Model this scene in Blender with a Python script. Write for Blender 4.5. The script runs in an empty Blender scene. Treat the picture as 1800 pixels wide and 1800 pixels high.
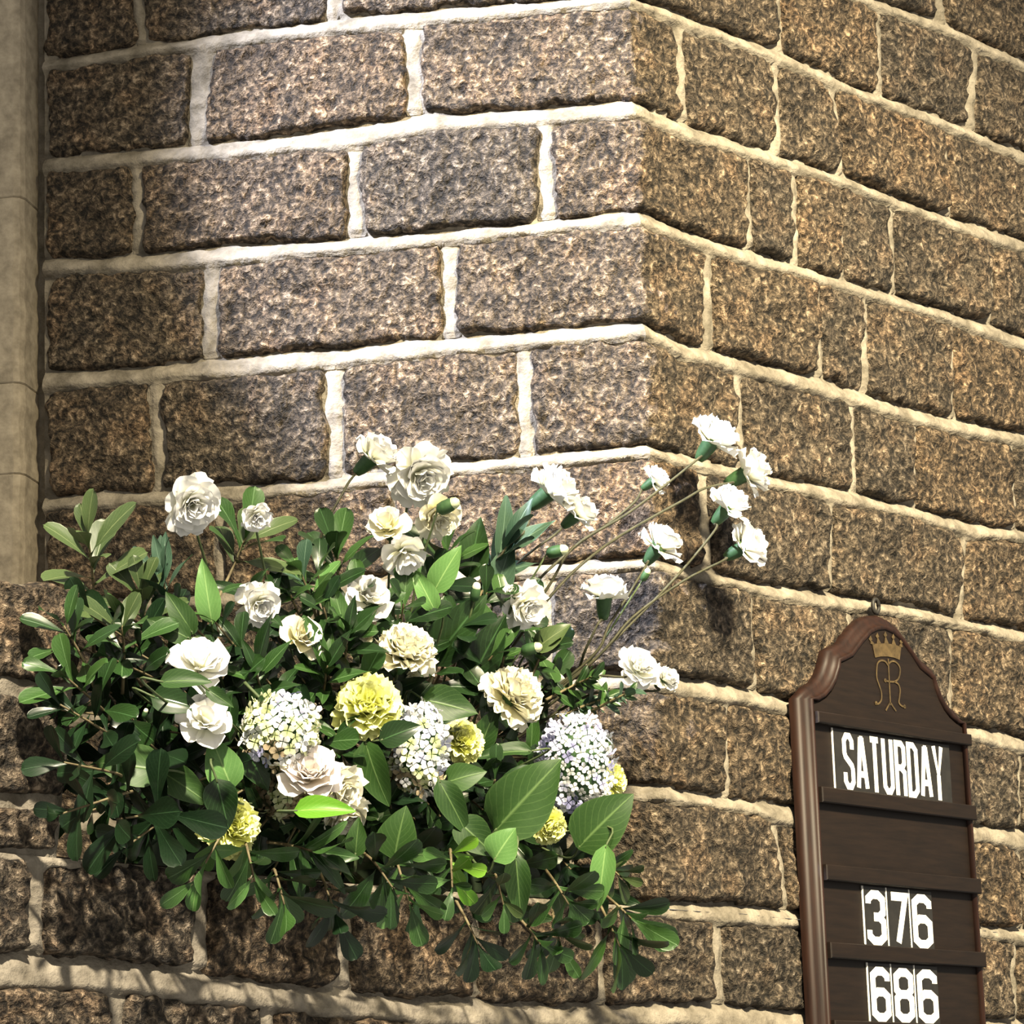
import bpy, math, random
import numpy as np
from mathutils import Vector, Matrix

random.seed(7)
RNG = np.random.default_rng(7)
C = bpy.context.scene.collection
scene = bpy.context.scene

# ------------------------------------------------------------------ camera
F_PX = 5500.0
PITCH, ROLL = math.radians(12.627), math.radians(-1.938)
AL, AR = math.radians(10.338), math.radians(47.98)
EYE = np.array([0.0, 0.0, 1.6])
cp, sp, cr, sr = math.cos(PITCH), math.sin(PITCH), math.cos(ROLL), math.sin(ROLL)
FWD = np.array([0, cp, sp])
_up, _rt = np.array([0, -sp, cp]), np.array([1.0, 0, 0])
CX = cr * _rt + sr * _up
CY = -sr * _rt + cr * _up
cam_d = bpy.data.cameras.new('camera')
cam = bpy.data.objects.new('camera', cam_d)
C.objects.link(cam)
cam.matrix_world = Matrix(((CX[0], CY[0], -FWD[0], EYE[0]), (CX[1], CY[1], -FWD[1], EYE[1]),
                           (CX[2], CY[2], -FWD[2], EYE[2]), (0, 0, 0, 1)))
cam_d.sensor_width = 36.0
cam_d.lens = F_PX / 1800 * 36.0
cam_d.clip_start = 0.05
scene.camera = cam

# ------------------------------------------------------------------ world, lamps, exposure
scene.view_settings.view_transform = 'Standard'
scene.view_settings.look = 'None'
scene.view_settings.exposure = 0.14
scene.view_settings.gamma = 1.0
scene.view_settings.use_curve_mapping = False
w = bpy.data.worlds.new('world')
scene.world = w
w.use_nodes = True
w.node_tree.nodes['Background'].inputs[0].default_value = (1.0, 0.93, 0.82, 1)
w.node_tree.nodes['Background'].inputs[1].default_value = 0.50


def spot(name, loc, target, power, col, size_deg, blend, radius):
    d = bpy.data.lights.new(name, 'SPOT')
    d.energy = power
    d.color = col
    d.spot_size = math.radians(size_deg)
    d.spot_blend = blend
    d.shadow_soft_size = radius
    o = bpy.data.objects.new(name, d)
    C.objects.link(o)
    o.location = loc
    o.rotation_euler = (Vector(target) - Vector(loc)).to_track_quat('-Z', 'Y').to_euler()
    return o


# a cool spotlight from the upper left and a warm one from the upper right
spot('cool_spotlight', (-2.1, 1.9, 4.9), (0.10, 4.0, 2.84), 3100, (0.80, 0.83, 1.0), 16.5, 0.45, 0.05)
spot('warm_spotlight', (1.7, 0.6, 5.1), (0.66, 4.2, 2.62), 4700, (1.0, 0.85, 0.57), 34, 1.0, 0.26)
spot('low_warm_fill', (0.15, 0.5, 5.0), (-0.48, 3.36, 1.82), 2300, (1.0, 0.87, 0.66), 25, 1.0, 0.08)  # added unseen lamp that brightens the lower-left pier and flowers


# ------------------------------------------------------------------ helpers
def pray(u, v):
    return FWD + CX * ((u - 900) / F_PX) - CY * ((v - 900) / F_PX)


def hit(u, v, P0, n):
    q = pray(u, v)
    return EYE + q * (float(np.dot(n, P0 - EYE)) / float(np.dot(n, q)))


_c = pray(1131.17, 600)
CORNER = np.array([_c[0], _c[1], 0]) / math.hypot(_c[0], _c[1]) * 4.0
DL = np.array([-math.cos(AL), math.sin(AL), 0])
DR = np.array([math.cos(AR), math.sin(AR), 0])
NL = np.array([-math.sin(AL), -math.cos(AL), 0])
NR = np.array([math.sin(AR), -math.cos(AR), 0])
ZUP = np.array([0, 0, 1.0])


def on_right(u, v, t=0.0):
    """point on the right wall's plane moved out by t; returns (along wall, height)"""
    p = hit(u, v, CORNER + NR * t, NR)
    return float(np.dot(p - CORNER, DR)), float(p[2])


def on_left(u, v):
    p = hit(u, v, CORNER, NL)
    return -float(np.dot(p - CORNER, DL)), float(p[2])


def at(u, v, t):
    return hit(u, v, CORNER + NR * t, NR)


def pxm(p):
    """metres per pixel at a point"""
    return float(np.dot(np.asarray(p) - EYE, FWD)) / F_PX


def vnoise(p, scale, seed=0):
    """smooth value noise in [-1,1], p is (N,3)"""
    q = p * scale + 100.0 + seed * 17.31
    i = np.floor(q).astype(np.int64)
    f = q - i
    f = f * f * (3 - 2 * f)
    out = 0
    for dx in (0, 1):
        for dy in (0, 1):
            for dz in (0, 1):
                h = (i[:, 0] + dx) * 374761393 + (i[:, 1] + dy) * 668265263 + (i[:, 2] + dz) * 2147483647 + seed * 144665
                h = (h ^ (h >> 13)) * 1274126177
                h = ((h ^ (h >> 16)) & 0xFFFFFF) / float(0xFFFFFF) * 2 - 1
                wgt = (f[:, 0] if dx else 1 - f[:, 0]) * (f[:, 1] if dy else 1 - f[:, 1]) * (f[:, 2] if dz else 1 - f[:, 2])
                out = out + h * wgt
    return out


def mesh(name, verts, faces, mat=None, smooth=True, uvs=None):
    m = bpy.data.meshes.new(name)
    m.from_pydata([tuple(v) for v in verts], [], [tuple(f) for f in faces])
    if mat:
        m.materials.append(mat)
    if smooth:
        m.polygons.foreach_set('use_smooth', [True] * len(m.polygons))
    if uvs is not None:
        l = m.uv_layers.new(name='UVMap')
        idx = np.zeros(len(m.loops), dtype=np.int32)
        m.loops.foreach_get('vertex_index', idx)
        l.data.foreach_set('uv', np.asarray(uvs, dtype=np.float32)[idx].ravel())
    m.update()
    return m


def grid_faces(nu, nv, off=0):
    return [(off + j * nu + i, off + j * nu + i + 1, off + (j + 1) * nu + i + 1, off + (j + 1) * nu + i)
            for j in range(nv - 1) for i in range(nu - 1)]


def link(name, me, parent=None, mw=None):
    """link a mesh; mw is its world matrix, the parent is an unrotated object"""
    o = bpy.data.objects.new(name, me)
    C.objects.link(o)
    mw = mw if mw is not None else Matrix.Identity(4)
    if parent is not None:
        o.parent = parent
        mw = Matrix.Translation(-WLOC[parent.name]) @ mw
    o.matrix_basis = mw
    return o


WLOC = {}


def link_at(name, verts, faces, mat, parent=None, smooth=True, uvs=None):
    """verts in world space; the object's origin goes to their middle"""
    v = np.asarray(verts, dtype=float)
    c = (v.min(0) + v.max(0)) / 2
    o = link(name, mesh(name, v - c, faces, mat, smooth, uvs), parent, Matrix.Translation(Vector(c)))
    WLOC[o.name] = Vector(c)
    return o


def thing(name, label, cat, loc, group=None):
    o = bpy.data.objects.new(name, None)
    o.empty_display_size = 0.02
    C.objects.link(o)
    o.location = tuple(loc)
    WLOC[o.name] = Vector(loc)
    return tag(o, label, cat, group)


def tag(o, label, cat, group=None):
    o['label'] = label
    o['category'] = cat
    if group:
        o['group'] = group
    return o


def tube(pts, r0, r1, n=6):
    pts = np.asarray(pts, dtype=float)
    V, Fc = [], []
    for i, p in enumerate(pts):
        d = pts[min(i + 1, len(pts) - 1)] - pts[max(i - 1, 0)]
        d = d / np.linalg.norm(d)
        a = np.cross(d, [0.3, 0.1, 0.9])
        a /= np.linalg.norm(a)
        b = np.cross(d, a)
        r = r0 + (r1 - r0) * i / (len(pts) - 1)
        for k in range(n):
            th = 2 * math.pi * k / n
            V.append(p + r * (math.cos(th) * a + math.sin(th) * b))
    for i in range(len(pts) - 1):
        for k in range(n):
            Fc.append((i * n + k, i * n + (k + 1) % n, (i + 1) * n + (k + 1) % n, (i + 1) * n + k))
    Fc.append(tuple(range(n))[::-1])
    Fc.append(tuple(range((len(pts) - 1) * n, len(pts) * n)))
    return V, Fc


def smooth_line(pts, n=10):
    """Catmull-Rom through pts"""
    P = [np.asarray(p, float) for p in pts]
    if len(P) == 2:
        return [P[0] + (P[1] - P[0]) * k / 3 for k in range(4)]
    P = [2 * P[0] - P[1]] + P + [2 * P[-1] - P[-2]]
    out = []
    for i in range(1, len(P) - 2):
        for k in range(n):
            t = k / n
            out.append(0.5 * (2 * P[i] + (P[i + 1] - P[i - 1]) * t + (2 * P[i - 1] - 5 * P[i] + 4 * P[i + 1] - P[i + 2]) * t * t
                              + (3 * P[i] - P[i - 1] - 3 * P[i + 1] + P[i + 2]) * t ** 3))
    out.append(P[-2])
    return out


# ------------------------------------------------------------------ materials
def new_mat(name, rough=0.6, spec=0.5):
    m = bpy.data.materials.new(name)
    m.use_nodes = True
    b = m.node_tree.nodes['Principled BSDF']
    b.inputs['Roughness'].default_value = rough
    b.inputs['Specular IOR Level'].default_value = spec
    return m, m.node_tree, b


def nd(t, kind, **kw):
    n = t.nodes.new(kind)
    for k, v in kw.items():
        if k in n.inputs:
            n.inputs[k].default_value = v
        else:
            setattr(n, k, v)
    return n


def ramp(t, stops):
    r = t.nodes.new('ShaderNodeValToRGB')
    e = r.color_ramp.elements
    while len(e) > 1:
        e.remove(e[-1])
    e[0].position, e[0].color = stops[0][0], (*stops[0][1], 1)
    for p, c in stops[1:]:
        x = e.new(p)
        x.color = (*c, 1)
    return r


def mixc(t, kind, fac, a, b):
    n = t.nodes.new('ShaderNodeMix')
    n.data_type = 'RGBA'
    n.blend_type = kind
    for s, val in ((0, fac), (6, a), (7, b)):
        if hasattr(val, 'is_linked') or hasattr(val, 'links'):
            t.links.new(val, n.inputs[s])
        else:
            n.inputs[s].default_value = val if s == 0 else (*val, 1)
    return n.outputs[2]


def granite(name, stops, bump=1.0):
    m, t, b = new_mat(name, 0.75, 0.3)
    L = t.links.new
    tc = nd(t, 'ShaderNodeTexCoord')
    oi = nd(t, 'ShaderNodeObjectInfo')
    vm = nd(t, 'ShaderNodeVectorMath', operation='ADD')
    sc = nd(t, 'ShaderNodeMath', operation='MULTIPLY')
    sc.inputs[1].default_value = 7.0
    L(oi.outputs['Random'], sc.inputs[0])
    L(tc.outputs['Object'], vm.inputs[0])
    L(sc.outputs[0], vm.inputs[1])
    n1 = nd(t, 'ShaderNodeTexNoise', Scale=112.0, Detail=4.0, Roughness=0.64, Distortion=0.35)
    n2 = nd(t, 'ShaderNodeTexNoise', Scale=19.0, Detail=2.0, Roughness=0.5)
    n3 = nd(t, 'ShaderNodeTexVoronoi', Scale=170.0)
    for n in (n1, n2, n3):
        L(vm.outputs[0], n.inputs['Vector'])
    r = ramp(t, stops)
    L(n1.outputs[0], r.inputs[0])
    r2 = ramp(t, [(0.36, (0.62, 0.60, 0.58)), (0.52, (1.0, 0.97, 0.92)), (0.66, (1.22, 1.08, 0.95))])
    L(n2.outputs[0], r2.inputs[0])
    c = mixc(t, 'MULTIPLY', 1.0, r.outputs[0], r2.outputs[0])
    r3 = ramp(t, [(0.0, (0.72, 0.7, 0.7)), (0.4, (1, 1, 1)), (1.0, (1.15, 1.12, 1.08))])
    L(n3.outputs['Color'], r3.inputs[0])
    c = mixc(t, 'MULTIPLY', 0.8, c, r3.outputs[0])
    r4 = ramp(t, [(0, (0.80, 0.82, 0.85)), (0.5, (1.0, 0.98, 0.95)), (1, (1.12, 1.02, 0.9))])
    L(oi.outputs['Random'], r4.inputs[0])
    c = mixc(t, 'MULTIPLY', 1.0, c, r4.outputs[0])
    L(c, b.inputs['Base Color'])
    bp = nd(t, 'ShaderNodeBump', Strength=bump, Distance=0.014)
    L(n1.outputs[0], bp.inputs['Height'])
    L(bp.outputs[0], b.inputs['Normal'])
    return m


M_GRAN = granite('granite', [(0.37, (0.010, 0.0085, 0.0068)), (0.45, (0.037, 0.030, 0.0225)), (0.53, (0.084, 0.068, 0.050)),
                             (0.60, (0.155, 0.126, 0.094)), (0.69, (0.33, 0.28, 0.22))])  # darkest stop adds the shade of crevices to the dark grain


def plain_noise(name, c0, c1, scale, rough=0.8, bump=0.3, dist=0.003, spec=0.3, stretch=None, rnd=0.0):
    m, t, b = new_mat(name, rough, spec)
    L = t.links.new
    tc = nd(t, 'ShaderNodeTexCoord')
    mp = nd(t, 'ShaderNodeMapping')
    L(tc.outputs['Object'], mp.inputs[0])
    if stretch:
        mp.inputs['Scale'].default_value = stretch
    n1 = nd(t, 'ShaderNodeTexNoise', Scale=scale, Detail=5.0, Roughness=0.62)
    L(mp.outputs[0], n1.inputs['Vector'])
    r = ramp(t, [(0.33, c0), (0.67, c1)])
    L(n1.outputs[0], r.inputs[0])
    out = r.outputs[0]
    if rnd:
        oi = nd(t, 'ShaderNodeObjectInfo')
        r4 = ramp(t, [(0, (1 - rnd,) * 3), (1, (1 + rnd,) * 3)])
        L(oi.outputs['Random'], r4.inputs[0])
        out = mixc(t, 'MULTIPLY', 1.0, out, r4.outputs[0])
    L(out, b.inputs['Base Color'])
    if bump:
        bp = nd(t, 'ShaderNodeBump', Strength=bump, Distance=dist)
        L(n1.outputs[0], bp.inputs['Height'])
        L(bp.outputs[0], b.inputs['Normal'])
    return m


M_MORTAR = plain_noise('mortar', (0.105, 0.092, 0.070), (0.27, 0.24, 0.192), 30, 0.9, 0.9, 0.010)
M_SHAFT = plain_noise('dressed_stone', (0.24, 0.205, 0.15), (0.43, 0.37, 0.275), 55, 0.85, 0.35, 0.004)
M_WOOD = plain_noise('dark_oak', (0.0055, 0.0034, 0.0026), (0.0105, 0.0062, 0.0042), 14, 0.55, 0.12, 0.001, 0.22, (1, 1, 9))
M_MOULD = plain_noise('red_brown_oak', (0.009, 0.0040, 0.003), (0.021, 0.0082, 0.005), 14, 0.5, 0.1, 0.001, 0.22, (8, 8, 1))
M_IRON = plain_noise('iron', (0.012, 0.011, 0.010), (0.03, 0.028, 0.026), 60, 0.55, 0.2, 0.001)
M_GOLD = plain_noise('worn_gold_paint', (0.036, 0.025, 0.011), (0.085, 0.058, 0.025), 90, 0.6, 0)
M_CARD = plain_noise('black_card', (0.010, 0.010, 0.010), (0.018, 0.017, 0.016), 40, 0.5, 0)
M_WHITE = plain_noise('white_paint', (0.80, 0.79, 0.74), (0.88, 0.87, 0.82), 40, 0.6, 0)
M_STEM = plain_noise('stem', (0.055, 0.085, 0.035), (0.10, 0.13, 0.055), 60, 0.55, 0.1)
M_SPRAY = plain_noise('spray_stem', (0.030, 0.032, 0.018), (0.065, 0.062, 0.034), 60, 0.6, 0.1)
M_TWIG = plain_noise('twig', (0.10, 0.075, 0.04), (0.20, 0.17, 0.09), 60, 0.7, 0.2)
M_CALYX = plain_noise('calyx', (0.02, 0.055, 0.022), (0.05, 0.11, 0.04), 70, 0.5, 0.1)
M_BUD = plain_noise('bud', (0.30, 0.40, 0.18), (0.66, 0.70, 0.46), 50, 0.5, 0.1)
M_FOAM = plain_noise('wet_foam', (0.010, 0.020, 0.010), (0.02, 0.035, 0.016), 60, 0.8, 0.2)


def leaf_mat(name, dark, light, rough=0.34, rib=(0.30, 0.40, 0.16), edge=0.0):
    m, t, b = new_mat(name, rough, 0.36)
    L = t.links.new
    oi = nd(t, 'ShaderNodeObjectInfo')
    tc = nd(t, 'ShaderNodeTexCoord')
    n1 = nd(t, 'ShaderNodeTexNoise', Scale=35.0, Detail=2.0)
    L(tc.outputs['Object'], n1.inputs['Vector'])
    ad = nd(t, 'ShaderNodeMath', operation='MULTIPLY_ADD')
    ad.inputs[1].default_value = 0.45
    L(n1.outputs[0], ad.inputs[0])
    sb = nd(t, 'ShaderNodeMath', operation='MULTIPLY')
    sb.inputs[1].default_value = 0.55
    L(oi.outputs['Random'], sb.inputs[0])
    L(sb.outputs[0], ad.inputs[2])
    r = ramp(t, [(0.12, dark), (0.9, light)])
    L(ad.outputs[0], r.inputs[0])
    sep = nd(t, 'ShaderNodeSeparateXYZ')
    L(tc.outputs['UV'], sep.inputs[0])
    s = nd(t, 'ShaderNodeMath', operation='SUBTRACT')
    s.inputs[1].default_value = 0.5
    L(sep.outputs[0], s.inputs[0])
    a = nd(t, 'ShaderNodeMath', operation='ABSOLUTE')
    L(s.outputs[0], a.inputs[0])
    rr = ramp(t, [(0.0, (0.75,) * 3), (0.035, (0.0,) * 3), (0.455, (0.0,) * 3), (0.5, (edge,) * 3)])  # pale midrib, and a rim that paints the glint along leaf edges
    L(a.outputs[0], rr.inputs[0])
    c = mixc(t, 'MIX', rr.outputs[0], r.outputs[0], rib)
    vm = nd(t, 'ShaderNodeMath', operation='MULTIPLY_ADD')      # side veins slanting out from the midrib
    vm.inputs[1].default_value = -0.9
    L(a.outputs[0], vm.inputs[0])
    L(sep.outputs[1], vm.inputs[2])
    vk = nd(t, 'ShaderNodeMath', operation='MULTIPLY')
    vk.inputs[1].default_value = 8.0
    L(vm.outputs[0], vk.inputs[0])
    vf = nd(t, 'ShaderNodeMath', operation='FRACT')
    L(vk.outputs[0], vf.inputs[0])
    vr = ramp(t, [(0.0, (0.22,) * 3), (0.10, (0,) * 3), (0.92, (0,) * 3), (1.0, (0.22,) * 3)])
    L(vf.outputs[0], vr.inputs[0])
    c = mixc(t, 'MIX', vr.outputs[0], c, rib)
    L(c, b.inputs['Base Color'])
    bp = nd(t, 'ShaderNodeBump', Strength=0.25, Distance=0.002)
    L(rr.outputs[0], bp.inputs['Height'])
    L(bp.outputs[0], b.inputs['Normal'])
    return m


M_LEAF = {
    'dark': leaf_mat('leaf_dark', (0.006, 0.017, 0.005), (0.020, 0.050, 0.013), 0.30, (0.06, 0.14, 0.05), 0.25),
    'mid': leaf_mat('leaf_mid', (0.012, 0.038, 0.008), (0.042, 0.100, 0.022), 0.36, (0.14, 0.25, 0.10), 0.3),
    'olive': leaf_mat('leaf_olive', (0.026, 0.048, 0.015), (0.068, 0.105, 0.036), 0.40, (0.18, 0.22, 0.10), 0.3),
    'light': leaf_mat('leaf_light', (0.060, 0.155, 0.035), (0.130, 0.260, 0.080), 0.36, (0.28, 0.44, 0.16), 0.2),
    'deep': leaf_mat('leaf_shaded', (0.004, 0.012, 0.005), (0.013, 0.034, 0.012), 0.32, (0.03, 0.07, 0.03), 0.15),  # darkest copy, with lower-left and inner shade put into its greens
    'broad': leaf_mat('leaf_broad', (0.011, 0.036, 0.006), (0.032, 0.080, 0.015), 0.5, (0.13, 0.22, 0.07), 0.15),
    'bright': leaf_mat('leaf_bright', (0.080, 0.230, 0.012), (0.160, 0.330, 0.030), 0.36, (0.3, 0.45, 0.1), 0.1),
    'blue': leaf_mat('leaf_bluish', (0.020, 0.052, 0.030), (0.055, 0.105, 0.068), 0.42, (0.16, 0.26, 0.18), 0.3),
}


def petal_mat(name, base, tip, rough=0.6):
    m, t, b = new_mat(name, rough, 0.25)
    L = t.links.new
    tc = nd(t, 'ShaderNodeTexCoord')
    sep = nd(t, 'ShaderNodeSeparateXYZ')
    L(tc.outputs['UV'], sep.inputs[0])
    r = ramp(t, [(0.15, base), (0.75, tip)])
    L(sep.outputs[1], r.inputs[0])
    L(r.outputs[0], b.inputs['Base Color'])
    b.inputs['Subsurface Weight'].default_value = 0.15
    b.inputs['Subsurface Radius'].default_value = (0.004, 0.004, 0.003)
    b.inputs['Subsurface Scale'].default_value = 1.0
    return m


M_PETAL = {
    'white': petal_mat('petal_white', (0.78, 0.78, 0.58), (0.88, 0.88, 0.86)),
    'cream': petal_mat('petal_cream', (0.76, 0.72, 0.42), (0.88, 0.86, 0.72)),
    'blush': petal_mat('petal_blush', (0.80, 0.70, 0.52), (0.88, 0.83, 0.79)),
    'yellow': petal_mat('petal_yellow', (0.70, 0.72, 0.16), (0.86, 0.88, 0.40)),
    'lavender': petal_mat('sepal_lavender', (0.50, 0.52, 0.72), (0.66, 0.68, 0.84)),
    'violet': petal_mat('sepal_violet', (0.28, 0.28, 0.52), (0.42, 0.43, 0.68)),
    'silver': petal_mat('sepal_silver', (0.72, 0.74, 0.70), (0.84, 0.85, 0.88)),
    'lime': petal_mat('sepal_lime', (0.52, 0.60, 0.25), (0.76, 0.79, 0.50)),
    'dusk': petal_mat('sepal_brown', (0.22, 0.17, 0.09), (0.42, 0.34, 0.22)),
}

# ------------------------------------------------------------------ the masonry
# bed joints: middle of the mortar, traced on the left (splayed) wall and on the right wall, with half widths
BEDS = {
    'O': ([], [(1517, -170), (1800, -45)], 15),
    'Z': ([], [(1517, 0), (1667, 53), (1800, 117)], 15),
    'A': ([(80, 115), (250, 88), (400, 70), (580, 48), (750, 30), (950, 12), (1110, -1)],
          [(1200, 37), (1360, 97), (1500, 160), (1667, 220), (1800, 277)], 15),
    'B': ([(80, 290), (260, 274), (400, 264), (600, 243), (750, 218), (950, 204), (1115, 192)],
          [(1200, 230), (1380, 287), (1487, 320), (1567, 353), (1700, 403), (1800, 433)], 16),
    'C': ([(80, 467), (250, 462), (400, 447), (600, 432), (750, 421), (900, 405), (1125, 383)],
          [(1217, 422), (1307, 450), (1417, 480), (1533, 517), (1667, 557), (1800, 605)], 16),
    'D': ([(65, 672), (250, 658), (400, 645), (600, 627), (800, 607), (1000, 590), (1130, 580)],
          [(1200, 617), (1333, 650), (1467, 687), (1567, 720), (1667, 747), (1783, 770)], 17),
    'E': ([(90, 885), (233, 877), (417, 867), (567, 853), (800, 824), (950, 810), (1135, 793)],
          [(1243, 820), (1367, 850), (1500, 877), (1600, 900), (1700, 930), (1800, 943)], 14),
    'F': ([(400, 1052), (930, 1003), (1000, 998), (1130, 990)],
          [(1200, 1007), (1267, 1019), (1367, 1043), (1517, 1063), (1633, 1083), (1800, 1120)], 15),
    'G': ([(400, 1245), (1050, 1200)], [(1200, 1207), (1300, 1222), (1373, 1240), (1717, 1290), (1800, 1310)], 16),
    'H': ([(400, 1430), (1095, 1392)], [(1200, 1402), (1300, 1417), (1383, 1433), (1733, 1467), (1800, 1477)], 17),
    'I': ([], [(-150, 1487), (75, 1507), (600, 1553), (1000, 1585), (1200, 1601), (1300, 1607), (1400, 1617), (1733, 1637), (1800, 1647)], 16),
    'J': ([], [(-150, 1700), (0, 1705), (233, 1717), (367, 1737), (600, 1763), (733, 1777), (967, 1787), (1200, 1782), (1300, 1790), (1800, 1815)], 24),
    'K': ([], [(-150, 1912), (233, 1935), (1200, 1965), (1800, 1985)], 18),
}
PXM = 4.0 / F_PX
BED = {}
for k, (l, r, hw) in BEDS.items():
    pts = sorted([on_left(*p) for p in l] + [on_right(*p) for p in r])
    u = np.array([p[0] for p in pts])
    z = np.array([p[1] for p in pts])
    u = np.r_[-3, u, 3]
    z = np.r_[z[0], z, z[-1]]
    BED[k] = (u, z, hw * PXM)


def bed(k, u):
    b = BED[k]
    return np.interp(u, b[0], b[1])


def halfw(k, u):
    """bed joints swell and thin along their length"""
    u = np.atleast_1d(np.asarray(u, float))
    p = np.stack([u, np.full_like(u, ord(k) * 0.37), u * 0], 1)
    h = BED[k][2] * (1 + 0.28 * vnoise(p, 6.0, ord(k)) + 0.16 * vnoise(p, 22.0, ord(k) + 3))
    if k == 'B':
        h = h * (1 + 0.55 * np.exp(-((u + 0.37) / 0.11) ** 2))
    return h


# joints: rows between two beds; px of the perpend at top and bottom and its width
ROWS = [
    ('O', 'Z', [], [((1640, -60), (1660, 45), 16)]),
    ('Z', 'A', [((240, 0), (247, 85), 20), ((583, 0), (583, 42), 22)],
     [((1369, 0), (1371, 85), 18), ((1543, 20), (1546, 160), 18), ((1714, 85), (1707, 228), 24)]),
    ('A', 'B', [((362, 100), (345, 260), 40), ((724, 62), (726, 208), 32)],
     [((1193, 50), (1203, 215), 20), ((1363, 113), (1367, 267), 15), ((1463, 167), (1480, 297), 16), ((1658, 228), (1667, 367), 15)]),
    ('B', 'C', [((240, 300), (246, 440), 24), ((620, 275), (628, 415), 26), ((957, 225), (962, 380), 28)],
     [((1312, 285), (1318, 435), 18), ((1397, 320), (1398, 455), 13), ((1474, 340), (1482, 480), 9), ((1566, 367), (1570, 513), 14), ((1745, 437), (1738, 567), 15)]),
    ('C', 'D', [((371, 480), (368, 630), 30), ((790, 445), (795, 590), 27)],
     [((1242, 450), (1245, 590), 24), ((1437, 510), (1440, 645), 16), ((1520, 530), (1522, 683), 15), ((1674, 590), (1672, 730), 14)]),
    ('D', 'E', [((275, 700), (280, 860), 22), ((590, 680), (587, 840), 30), ((918, 640), (926, 800), 26)],
     [((1297, 665), (1303, 810), 19), ((1497, 727), (1503, 867), 16), ((1607, 757), (1605, 890), 14), ((1777, 787), (1783, 927), 13)]),
    ('E', 'F', [((383, 900), (386, 1010), 20), ((690, 850), (695, 1010), 22)],
     [((1233, 838), (1243, 997), 29), ((1460, 893), (1457, 1033), 17), ((1697, 960), (1687, 1077), 16)]),
    ('F', 'G', [((560, 1060), (563, 1200), 20), ((955, 1020), (960, 1190), 24)],
     [((1318, 1063), (1325, 1215), 18), ((1490, 1080), (1500, 1230), 16), ((1672, 1115), (1667, 1270), 15)]),
    ('G', 'H', [((420, 1260), (425, 1420), 20), ((800, 1240), (805, 1390), 24)],
     [((1273, 1232), (1277, 1395), 15), ((1440, 1270), (1445, 1420), 15), ((1620, 1300), (1625, 1440), 15), ((1793, 1325), (1790, 1460), 13)]),
    ('H', 'I', [((560, 1440), (560, 1560), 20), ((1000, 1420), (1003, 1570), 24)],
     [((1357, 1445), (1383, 1595), 20), ((1560, 1470), (1570, 1610), 15), ((1790, 1500), (1795, 1630), 12)]),
]
LOWROWS = [
    ('I', 'J', [((64, 1525), (60, 1690), 26), ((352, 1550), (350, 1715), 26), ((605, 1570), (602, 1740), 26), ((830, 1590), (835, 1760), 24),
                ((1050, 1610), (1057, 1765), 24), ((1258, 1622), (1264, 1765), 28), ((1440, 1630), (1450, 1780), 18), ((1620, 1640), (1625, 1790), 18),
                ((1783, 1660), (1780, 1795), 20)]),
    ('J', 'K', [((205, 1740), (200, 1900), 26), ((470, 1770), (470, 1930), 24), ((730, 1800), (735, 1940), 24), ((960, 1810), (960, 1950), 24),
                ((1160, 1810), (1165, 1950), 20), ((1350, 1815), (1355, 1960), 20), ((1560, 1820), (1565, 1970), 20), ((1745, 1830), (1750, 1970), 16)]),
]
UL, URT, ULOW = on_left(77, 500)[0], 1.15, -1.75     # extents along the walls


def wrap(u, z, h, straight=False):
    """a point at wall coordinate u (negative on the splay), height z, proud by h"""
    u = np.asarray(u, float)
    z = np.asarray(z, float)
    h = np.asarray(h, float)
    if straight:
        return CORNER + DR * u[:, None] + ZUP * z[:, None] + NR * h[:, None]
    k = np.clip(u / 0.016 * 0.5 + 0.5, 0, 1)
    n = NL * (1 - k)[:, None] + NR * k[:, None]
    n = n / np.maximum(np.linalg.norm(n, axis=1), 1e-6)[:, None] ** 2     # mitre: keep both faces flush
    base = np.where((u < 0)[:, None], DL * (-u)[:, None], DR * u[:, None])
    return CORNER + base + ZUP * z[:, None] + n * h[:, None]


def stone(parent, name, ul_t, ul_b, ur_t, ur_b, ztop, zbot, proud, seed, straight=False, flat_top=False):
    wid = max(ur_t - ul_t, 0.02)
    nx = max(10, min(84, int(wid / 0.0042)))
    ny = 30
    s, t = np.meshgrid(np.linspace(0, 1, nx), np.linspace(0, 1, ny))
    s, t = s.ravel(), t.ravel()
    x, y = 2 * s - 1, 2 * t - 1
    asp = 0.13 / wid
    x2 = x * (1 - 0.10 * asp * np.abs(y) ** 12)
    y2 = y * (1 - 0.035 * np.abs(x) ** 18)
    s2, t2 = (x2 + 1) / 2, (y2 + 1) / 2
    ul = ul_b + (ul_t - ul_b) * t2
    ur = ur_b + (ur_t - ur_b) * t2
    u = ul + (ur - ul) * s2
    zb = zbot(u)
    zt = ztop(u)
    z = zb + (zt - zb) * t2
    p0 = np.stack([u, z, np.zeros_like(u)], 1)
    e = np.minimum(np.minimum(s, 1 - s) * wid, np.minimum(t, 1 - t) * 0.125)
    k = np.clip(1 - e / 0.02, 0, 1)
    u = u + k * (0.0060 * vnoise(p0, 17, seed + 9) + 0.0055 * vnoise(p0, 45, seed) + 0.0038 * vnoise(p0, 120, seed + 5))
    z = z + k * (0.0046 * vnoise(p0, 40, seed + 1) + 0.0034 * vnoise(p0, 110, seed + 6))
    f = np.clip(e / 0.0075, 0, 1)
    f = f * (2 - f)
    rough = 0.0050 * vnoise(p0, 22, seed + 2) + 0.0050 * vnoise(p0, 60, seed + 3) + 0.0036 * vnoise(p0, 140, seed + 4)
    h = -0.009 + f * (0.009 + proud + rough)
    V = wrap(u, z, h, straight)
    return link_at(name, V, grid_faces(nx, ny), M_GRAN, parent)


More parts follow.
